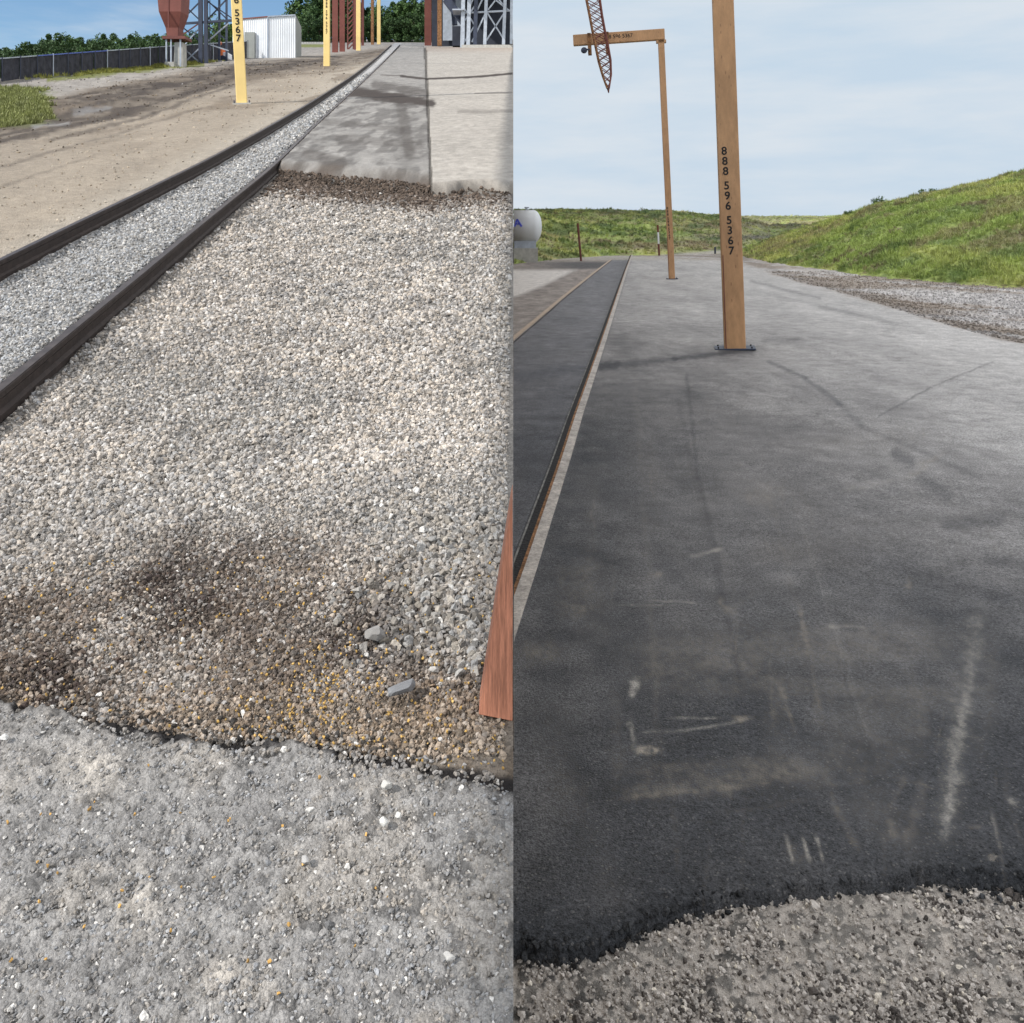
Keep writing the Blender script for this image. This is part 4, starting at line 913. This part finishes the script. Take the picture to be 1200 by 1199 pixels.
# far ground sheet and the bare ground under the paving
gm = MB(); gm.box((-12, -6, -HR - .5), (300, 400, -HR - .16)); tag(gm.build('bare_ground', M['earth']), kind='structure')
# front apron of old broken paving
def apron():
    X, Y = Rgrid(1010, 1480, 2.0, 0, .80, 2.0, np.linspace(-2.5, 1.9, 10)); px, row = Rpix(X, np.maximum(Y, .8))
    n = fbm(X * 35, Y * 35, 90, 3); n2 = fbm(X * 6, Y * 6, 91); n4 = fbm(X * 80, Y * 80, 92, 2)
    Z = np.full(X.shape, -HR - .030) + (n - .5) * .016 + (n4 - .5) * .010 + (n2 - .5) * .02
    c = np.ones(X.shape + (3,)) * PRE([.45, .405, .36]); c = mixc(c, [.27, .245, .22], sstep(.45, .65, n)); c = mixc(c, [.07, .065, .06], sstep(.60, .68, n + (n2 - .5) * .5)); c = mixc(c, [.40, .37, .33], sstep(.55, .7, n2) * .4)
    tar = sstep(20, 3, row - fore_edge(px) + (n2 - .5) * 30) * np.interp(px, [600, 700, 850, 1090, 1130, 1200], [.9, .7, .1, .1, .95, .8]); c = mixc(c, [.03, .03, .03], tar * sstep(.35, .5, n + .12))
    return grid('broken_apron', X, Y, Z, c, M['fore'])
apron()
def Rsample(n, r0, r1, p0, p1):
    y0, y1 = F * HR / (r1 - HZR), F * HR / (r0 - HZR); y = np.exp(RNG.uniform(math.log(y0), math.log(y1), n)); px = RNG.uniform(p0, p1, n); return (px - CX) / F * y, y
x, y = Rsample(27000, 1012, 1300, 603, 1380); px, row = Rpix(x, y); n2 = fbm(x * 6, y * 6, 91)
ok = (row > fore_edge(px) + 2) & (x > .015) & (RNG.uniform(size=len(x)) < .35 + .6 * sstep(.58, .44, n2)); x, y, n2 = x[ok], y[ok], n2[ok]; size = RNG.uniform(.3, 1, len(x)) ** 2.5 * .021 + .003; big = RNG.uniform(size=len(x)) < .015; size[big] *= 2.2
base = np.ones((len(x), 3)) * PRE([.52, .475, .43]); dk = RNG.uniform(size=len(x)) < .14 + .22 * sstep(.5, .4, n2); base[dk] = PRE([.11, .095, .085])
px, row = Rpix(x, y); tar = RNG.uniform(size=len(x)) < sstep(20, 3, row - fore_edge(px)) * np.interp(px, [600, 700, 850, 1090, 1130, 1200], [.9, .7, .1, .1, .95, .8]); base[tar] = PRE([.035, .033, .033])
cc = base * RNG.uniform(.6, 1.3, (len(x), 1)); w = (RNG.uniform(size=len(x)) < .05) & ~tar; cc[w] = [.75, .68, .58]
scatter('apron_aggregate', np.stack([x, y, np.full(len(x), -HR - .028) + (n2 - .5) * .02], -1), size, cc, STN, label='mixed pale and black aggregate in the broken apron at the bottom right')
x, y = Rsample(16000, 318, 412, 850, 1290); px, row = Rpix(x, y); ok = side_edge(px) - row > 1; x, y = x[ok], y[ok]
scatter('side_gravel', np.stack([x, y, Rheight(x, y) + .01], -1), RNG.uniform(.03, .09, len(x)), Rcolor(x, y) * RNG.uniform(.7, 1.35, (len(x), 1)), STN, label='grey gravel with muddy ruts between asphalt and the green bank')

x, y = Rsample(30000, 960, 1160, 603, 1290); px, row = Rpix(x, y); d = row - fore_edge(px)
ok = (RNG.uniform(size=len(x)) < np.exp(-((d - 2) / np.interp(px, [600, 1080, 1130, 1200], [7, 6, 16, 13])) ** 2) * np.interp(px, [600, 720, 860, 1060, 1130, 1200], [.6, .4, .15, .2, .6, .5])) & (x > .03); x, y, d = x[ok], y[ok], d[ok]
size = RNG.uniform(.2, 1, len(x)) ** 2 * .034 + .005
scatter('asphalt_crumbs', np.stack([x, y, np.where(d > 4, -HR - .026, -HR + .008)], -1), size, PRE([.028, .029, .031]) * RNG.uniform(.4, 2.2, (len(x), 1)), STN, label='black crumbs of asphalt broken off along its front edge')
# right rails
def Rstrip(name, offs, rows, pxs, z0, z1, mat, parent, org):
    vs = []; fs = []; n = 4
    rs = np.linspace(rows[0], rows[-1], 150); ps = np.interp(rs, rows, pxs)
    for _ in range(25): ps[1:-1] = (ps[:-2] + 2 * ps[1:-1] + ps[2:]) / 4
    for a, b in zip(ps, rs):
        p = gr(a, b); x0, x1 = p.x + offs[0], p.x + offs[1]
        if x1 < .004: x1 = .004
        x0 = max(x0, .003)
        for xx, zz in ((x0, z0), (x0, z1), (x1, z1), (x1, z0)): vs.append((xx - org.x, p.y - org.y, -HR + zz - org.z))
    for i in range(len(rs) - 1):
        for k in range(4): fs.append((i * 4 + k, i * 4 + (k + 1) % 4, i * 4 + 4 + (k + 1) % 4, i * 4 + 4 + k))
    fs += [(0, 1, 2, 3), tuple((len(rs) - 1) * 4 + k for k in range(4))[::-1]]
    m = MB(); m.add(vs, fs); return m.build(name, mat, parent)
org = gr(710, 400); root = empty('embedded_rail', org)
Rstrip('rail_head', (-.085, 0), RRY, RRX, -.08, .014, M['railtopR'], root, org)
Rstrip('rail_flank', (-.111, -.087), RRY, RRX, -.08, .006, M['railorange'], root, org)
Rstrip('flangeway', (-.165, -.112), RRY, RRX, -.08, .005, node_mat('black flangeway grime', base=(.016, .015, .015), grain=(25, .7, .6, 1.8), bump=(40, .8, .02)), root, org)
Rstrip('guard_edge', (-.180, -.166), RRY, RRX, -.08, .009, node_mat('grimy guard edge', base=(.22, .215, .20), grain=(8, .75, .2, 1.3), bump=(40, .5, .01)), root, org)
tag(root, 'bright worn rail with orange rusty flank set in the dark asphalt', 'rail')
org = gr(660, 350); root = empty('embedded_rail', org)
Rstrip('rail_head', (-.10, 0), LRY, LRX, -.08, .014, node_mat('tan rail head', base=(.44, .33, .24), grain=(9, .7, .7, 1.2), bump=(60, .3, .002), rough=.6), root, org)
Rstrip('guard_edge', (.03, .06), LRY, LRX, -.08, .006, M['railside'], root, org)
tag(root, 'tan rusty rail at the left of the dark asphalt strip', 'rail')

# brown number posts, one carrying a top beam
def brown_post(px, row, w, h, label, lean, num, beam, yaw):
    b = gr(px, row); root = post('number_post', b + Vector((0, w / 2, 0)), w, h, M['brownpost'], label, 'post', lean=lean, num=num, foot=None, yaw=yaw)
    MB().box((-w * .95, -w * .62, .002), (w * .95, w * .62, .03)).build('base_plate', M['navy'], root)
    for a, c in ((-1, -1), (1, -1), (-1, 1), (1, 1)): MB().bar((a * w * .78, c * w * .45, .03), (a * w * .78, c * w * .45, .055), .03, n=6).build('bolt', M['railside'], root)
    MB().box((-w * .44, -w / 2 - .012, .03), (-w * .40, -w / 2 - .001, 1.7)).build('weld_strip', M['reddark'], root)
    if beam:
        k = b.y / F
        MB().box((-103 * k, -w * .62, h - .02), (w * .62, w * .62, h + 12 * k)).build('top_beam', M['brownpost'], root, bevel=.02)
        MB().box((-w * .8, -w * .5, h - .14), (w * .8, w * .5, h - .03)).build('cap_plate', M['brownpost'], root)
        t = text_mesh('888 596 5367', .21, M['black'], name='beam_number', bold=.01); t.parent = root; t.rotation_euler = (R(90), 0, 0); t.location = (-50 * k, -w * .62 - .004, h + 4.5 * k)
        for s in (-84, -63): MB().box((s * k - .07, -w * .75, h - .42), (s * k + .07, w * .75, h + 12.6 * k)).build('hanger_bracket', M['railorange'], root)
        MB().bar((-90 * k, -.25, h - .25), (-84 * k, -.25, h - .25), .06).build('lamp_arm', M['navy'], root)
        bm = bmesh.new(); bmesh.ops.create_icosphere(bm, subdivisions=2, radius=.13); me = bpy.data.meshes.new('lamp'); bm.to_mesh(me); bm.free(); me.materials.append(M['navy'])
        q = bpy.data.objects.new('lamp', me); C.objects.link(q); q.parent = root; q.location = (-90.5 * k, -.25, h - .27)
    return root
brown_post(864, 411, .375, 9.6, 'thick tan brown post with black stacked number on the asphalt', -.034, ('888 596 5367', .182, .075, .20, 3.50, .036), False, -.19)
brown_post(788, 328, .245, 9.55, 'slimmer brown post with long top beam farther along the rails', -.045, ('888 596 5367', .123, .045, .14, 2.78, .03), True, -.12)

# red lattice boom hanging in front of the beam
def boom():
    y = 36.4; rows = [-60, -30, 0, 18, 37, 54, 71, 88, 104]; lft = [677, 682.5, 688, 691.5, 695, 698.5, 702, 706.5, 711.5]; rgt = [699, 701, 703.5, 706, 709.5, 713, 716, 716.5, 714]
    o = at(700, 0, y); root = empty('lattice_boom', o); C4 = []
    for r, a, b in zip(rows, lft, rgt):
        w = (b - a) / F * y; p = at(a, r, y) - o; q = at(b, r, y) - o; C4.append([p, q, q + Vector((0, w * .8, 0)), p + Vector((0, w * .8, 0))])
    for k in range(4):
        m = MB()
        for i in range(len(rows) - 1): m.bar(C4[i][k], C4[i + 1][k], .05)
        m.build('chord', M['red'] if k in (1, 2) else M['railorange'], root)
    for i in range(len(rows) - 1):
        for s in range(2):
            A = [C4[i][k].lerp(C4[i + 1][k], s / 2) for k in range(4)]; B = [C4[i][k].lerp(C4[i + 1][k], (s + 1) / 2) for k in range(4)]
            m = MB()
            for k in range(4): m.bar(A[k], B[(k + 1) % 4], .028); m.bar(A[(k + 1) % 4], B[k], .028) if k % 2 == 0 else m.bar(A[k], A[(k + 1) % 4], .028)
            m.build('lacing', M['red'], root)
    MB().bar(sum(C4[-1], Vector()) / 4, at(713.3, 109.5, y + .1) - o, .12, n=6, w2=.04).build('tip', M['reddark'], root)
    tag(root, 'red lattice boom tapering to a point in front of the brown top beam', 'crane boom')
boom()

# grassy hills
def fan_hill(name, us, foot_row, crest_row, depth_k, paint, nt=60, seed=100, amp=.5, back=1.35, foot_z=-HR - .05):
    fy = F * HR / (foot_row - HZR); cy_ = fy * depth_k; cz = (CY - crest_row) / F * cy_
    T = np.linspace(-.02, back, nt)[:, None]; U = us[None, :] + 0 * T
    Y = fy + (cy_ - fy) * T; t = np.clip(T, 0, 1)
    prof = np.where(T < 1, np.sin(t * math.pi / 2) ** .95, 1 - (T - 1) ** 2 * 3)
    Z = foot_z + (cz - foot_z) * prof; X = U * Y
    env = np.clip(T * 6, 0, 1) * np.clip((1.0 - t) * 3 + .25, 0, 1)
    Z = Z + ((fbm(X * .35, Y * .22, seed) - .5) * amp + (fbm(X * 1.4, Y * 1.0, seed + 1) - .5) * amp * .5 + (fbm(X * 4, Y * 3, seed + 2) - .5) * amp * .2) * env
    px, row = CX + F * X / Y, CY - F * Z / Y
    return grid(name, X, Y, Z, paint(X, Y, T + 0 * X, px, row), M['hill']), X, Y, Z, T + 0 * X, px, row
def green(X, Y, T, px, row):
    n1 = fbm(X * .3, Y * .15, 110); n2 = fbm(X * 1.3, Y * .8, 111); n3 = fbm(X * .12, Y * .5, 112)
    c = np.ones(X.shape + (3,)) * PRE([.42, .51, .15]); c = mixc(c, [.54, .56, .19], sstep(.42, .62, n1)); c = mixc(c, [.22, .29, .11], sstep(.50, .66, n2) * .7); c = mixc(c, [.46, .37, .22], sstep(.55, .68, n3 + (n2 - .5) * .4) * .6)
    nb = fbm(X * .25, Y * .9, 113); c = mixc(c, [.13, .20, .05], sstep(.60, .70, nb) * .6); c = mixc(c, [.26, .20, .13], sstep(.64, .72, fbm(X * .5, Y * 1.1, 114)) * .8)
    return c
us = (np.linspace(860, 1300, 230) - CX) / F; pxs = us * F + CX
foot = np.interp(pxs, [860, 905, 960, 1000, 1100, 1195, 1300], [298, 308, 315, 321, 331, 337, 347])
crest = np.interp(pxs, [860, 885, 920, 960, 1000, 1020, 1060, 1100, 1150, 1200, 1300], [293, 288, 276, 263, 251, 243, 236, 228, 217, 205, 190])
h1, HX, HY, HZ, HT, hp, hr = fan_hill('green_bank', us, foot, crest, np.interp(pxs, [860, 960, 1300], [1.25, 1.5, 1.75]), green, 110, 100, .55)
def farpaint(X, Y, T, px, row):
    c = green(X, Y, T, px, row) * .92; n2 = fbm(X * .8, Y * .3, 120); n3 = fbm(X * .15, Y * .6, 121)
    tanc = PRE([.30, .24, .15]); b1 = np.exp(-((row - 288) / 4.5) ** 2) * sstep(700, 735, px) * sstep(860, 820, px); c = mixc(c, tanc, b1 * .8)
    b2 = np.exp(-((row - 264) / 4.5) ** 2) * sstep(780, 830, px); c = mixc(c, tanc * .95, b2 * .75 * sstep(.3, .5, n2 + .1))
    b3 = np.exp(-((row - 279) / 3.5) ** 2) * sstep(770, 850, px); c = mixc(c, [.17, .16, .15], b3 * .9 * sstep(.35, .5, n2 + .12))
    c = mixc(c, tanc, np.exp(-((px - 715) / 25) ** 2 - ((row - 251) / 3.5) ** 2) * .7); c = mixc(c, [.32, .29, .20], sstep(.55, .68, n3) * .5 * (px > 740))
    c = mixc(c, [.08, .14, .04], sstep(.5, .62, fbm(X * .5, Y * .5, 123)) * .7 * (px < 860))
    for a_, b_, w_b in (((775, 302), (835, 297), 2.6), ((835, 297), (880, 291), 2.0), ((880, 291), (905, 284.5), 1.6), ((900, 284), (975, 285), 1.3), ((905, 287), (935, 283.5), 1.0)):
        d_, t_ = seg(px, row, a_, b_); c = mixc(c, [.44, .40, .35], sstep(w_b * 1.5, w_b * .5, d_) * .95)
    c = mixc(c, [.13, .11, .09], np.exp(-((row - 256) / 1.5) ** 2) * (px > 860) * .6)
    return c
us = (np.linspace(530, 1100, 330) - CX) / F; pxs = us * F + CX
foot = np.interp(pxs, [530, 605, 660, 720, 850, 900, 1100], [316, 310, 304, 300, 298, 290, 288])
crest = np.interp(pxs, [530, 605, 620, 700, 790, 830, 900, 980, 1100], [247, 247, 247.5, 247.5, 249, 253, 255, 255, 255])
us_ok = us > .0005; 
h2, GX, GY_, GZ, GT, gp, grr = fan_hill('far_grass_rise', us[us_ok], foot[us_ok], crest[us_ok], np.interp(pxs[us_ok], [530, 800, 1100], [1.9, 2.1, 2.1]), farpaint, 120, 130, .9)
# tufts and weeds on the banks
def tufts_on(X, Y, Z, T, n, smin, smax, name, label, colf, lim=.99, mask=None):
    i = RNG.integers(0, X.shape[0], n); j = RNG.integers(0, X.shape[1], n); ok = (T[i, j] > .01) & (T[i, j] < lim)
    if mask is not None: ok &= mask[i, j]
    i, j = i[ok], j[ok]; P = np.stack([X[i, j], Y[i, j], Z[i, j] - .02], -1) + RNG.normal(size=(len(i), 3)) * PRE([.12, .3, 0])
    P[:, 0] = np.maximum(P[:, 0], .12)
    scatter(name, P, (smin + (smax - smin) * RNG.beta(1.2, 3, len(i)) * 1.5) * (.5 + fbm(P[:, 0] * .8, P[:, 1] * .5, 150)), colf(i, j), TUFT, label=label, upright=True)
gcol = green(HX, HY, HT, hp, hr)
tufts_on(HX, HY, HZ, HT, 34000, .09, .27, 'bank_grass', 'bright green grass covering the bank on the right', lambda i, j: gcol[i, j] * RNG.uniform(.75, 1.3, (len(i), 1)), 1.05)
fcol = farpaint(GX, GY_, GT, gp, grr); offroad = np.ones(GX.shape, bool)
for a_, b_, w_b in (((775, 302), (835, 297), 3.6), ((835, 297), (880, 291), 3.4), ((880, 291), (905, 284.5), 2.6), ((900, 284), (975, 285), 2)): offroad &= seg(gp, grr, a_, b_)[0] > w_b
tufts_on(GX, GY_, GZ, GT, 26000, .10, .32, 'rise_grass', 'rough green and straw grass on the far rise', lambda i, j: fcol[i, j] * RNG.uniform(.6, 1.45, (len(i), 1)), 1.02, offroad)
# weeds that stand proud on the crest
def weed(px, row, y, h, label):
    c = at(px, row, y); m = MB(); rg = random.Random(px)
    for k in range(46):
        a = rg.uniform(0, 6.28); l = h * rg.uniform(.4, 1); q = Vector((math.cos(a) * h * rg.uniform(.1, .8), math.sin(a) * .3, l)); m.bar((q.x * .3, q.y * .3, -.2), q, .06, n=3, w2=.015)
        for s in range(3): e = q * rg.uniform(.4, 1); d = Vector((rg.uniform(-1, 1), rg.uniform(-1, 1), rg.uniform(-.5, 1))) * .14; m.add([e, e + d, e + d * .5 + Vector((.06, 0, .07))], [(0, 1, 2)])
    o = m.build('weed_clump', M['leaf'], loc=c); tag(o, label, 'plant')
weed(1030, 244, 62, .75, 'dark weed clump at the left end of the green bank crest'); weed(1083, 233, 63, .62, 'feathery weed clump midway up the green bank crest'); weed(1094, 231, 63, .55, 'smaller weed clump right beside the feathery one on the crest')
weed(995, 256, 61, .45, 'low weed clump where the far rise meets the green bank')

# white tank on its cradle
def tank():
    y = 53.0; k = y / F; r = 19.2 * k; cxr = (617.5 - CX) * k; cz = (CY - 266) * k; root = empty('storage_tank', (cxr - 3, y, cz - r - .4)); o = Vector(root.location)
    vs = []; fs = []; n = 32; prof = [(.05 - cxr + cxr, r)]
    rings = [(.03, r)] + [((625.5 - CX) * k + 9.5 * k * math.sin(t), r * math.cos(t)) for t in np.linspace(0, 1.5, 9)]
    for (x_, rr_) in rings:
        for i in range(n):
            a = 2 * math.pi * i / n; vs.append(Vector((x_, y + math.cos(a) * rr_, cz + math.sin(a) * rr_)) - o)
    for q in range(len(rings) - 1):
        for i in range(n): fs.append((q * n + i, q * n + (i + 1) % n, (q + 1) * n + (i + 1) % n, (q + 1) * n + i))
    fs += [tuple(range(n)), tuple((len(rings) - 1) * n + i for i in range(n))]
    m = MB(); m.add(vs, fs); m.build('tank_shell', M['tank'], root, smooth=True)
    MB().box(Vector((.05, y - r * .5, cz - r - 6 * k)) - o, Vector(((628 - CX) * k, y + r * .5, cz - r * .75)) - o).build('cradle', M['galv'], root)
    MB().box(Vector((.03, y - r * .7, -HR)) - o, Vector(((630 - CX) * k, y + r * .7, cz - r - 5.9 * k)) - o).build('plinth', M['concrete'], root)
    MB().bar(Vector(((617 - CX) * k, y, cz + r)) - o, Vector(((617 - CX) * k, y, cz + r + 3.5 * k)) - o, .12, n=8).build('valve', M['galv'], root)
    MB().bar(Vector(((614.5 - CX) * k, y, cz + r + 3 * k)) - o, Vector(((620 - CX) * k, y, cz + r + 3 * k)) - o, .08, n=6).build('valve', M['galv'], root)
    m = MB()  # the visible end of the blue lettering: an A
    ax = lambda px_, rw: Vector(((px_ - CX) * k, y - r - .02, (CY - rw) * k)) - o
    m.bar(ax(603.2, 266), ax(605.8, 257.5), .09, .03); m.bar(ax(605.8, 257.5), ax(611, 266), .11, .03); m.bar(ax(604, 263), ax(609, 263), .07, .03)
    m.build('lettering', M['blue'], root)
    tag(root, 'white horizontal storage tank with blue lettering on a grey cradle at the far left', 'tank')
tank()
# marker poles
def marker(px, row, top, lean, label, bands):
    b = gr(px, row); k = b.y / F; root = empty('marker_pole', b, (0, lean, 0)); h = (row - top) * k; z = 0
    for frac, mat in bands: MB().bar((0, 0, z), (0, 0, z + h * frac - .002), .13 if mat != 'darkwall' else .09, n=8).build('pole_section', M[mat], root); z += h * frac
    tag(root, label, 'pole')
marker(681, 306.5, 262, -.09, 'leaning rusty red pole beside the tan rail at the far left', [(.85, 'reddark'), (.15, 'red')])
marker(772.5, 300, 264, -.05, 'thin pole with red and white bands beyond the rails', [(.38, 'reddark'), (.38, 'white'), (.24, 'red')])
marker(838, 298, 290, 0, 'short dark stake at the bend of the gravel road', [(.9, 'navy'), (.1, 'navy')])

# unseen sheet added overhead to keep direct sun off the right place
def shade_cloud():
    yp = np.linspace(-25, 112, 60); Hc = 12 + .17 * yp; cot = 1 / math.tan(ELEV)
    ex = -.06 + SUN.x * (Hc - zl(yp)) * cot; ey = yp + SUN.y * (Hc - zl(yp)) * cot
    t = np.linspace(0, 1, 60)[None, :]; X = ex[:, None] + (220 - ex[:, None]) * t; Y = ey[:, None] + 0 * t
    Z = Hc[:, None] + (fbm(X * .05, Y * .05, 140) - .5) * 3 * np.clip((X - ex[:, None]) / 25, 0, 1)
    grid('added_shade_cloud', X, Y, Z, None, M['shade_cloud'])
shade_cloud()
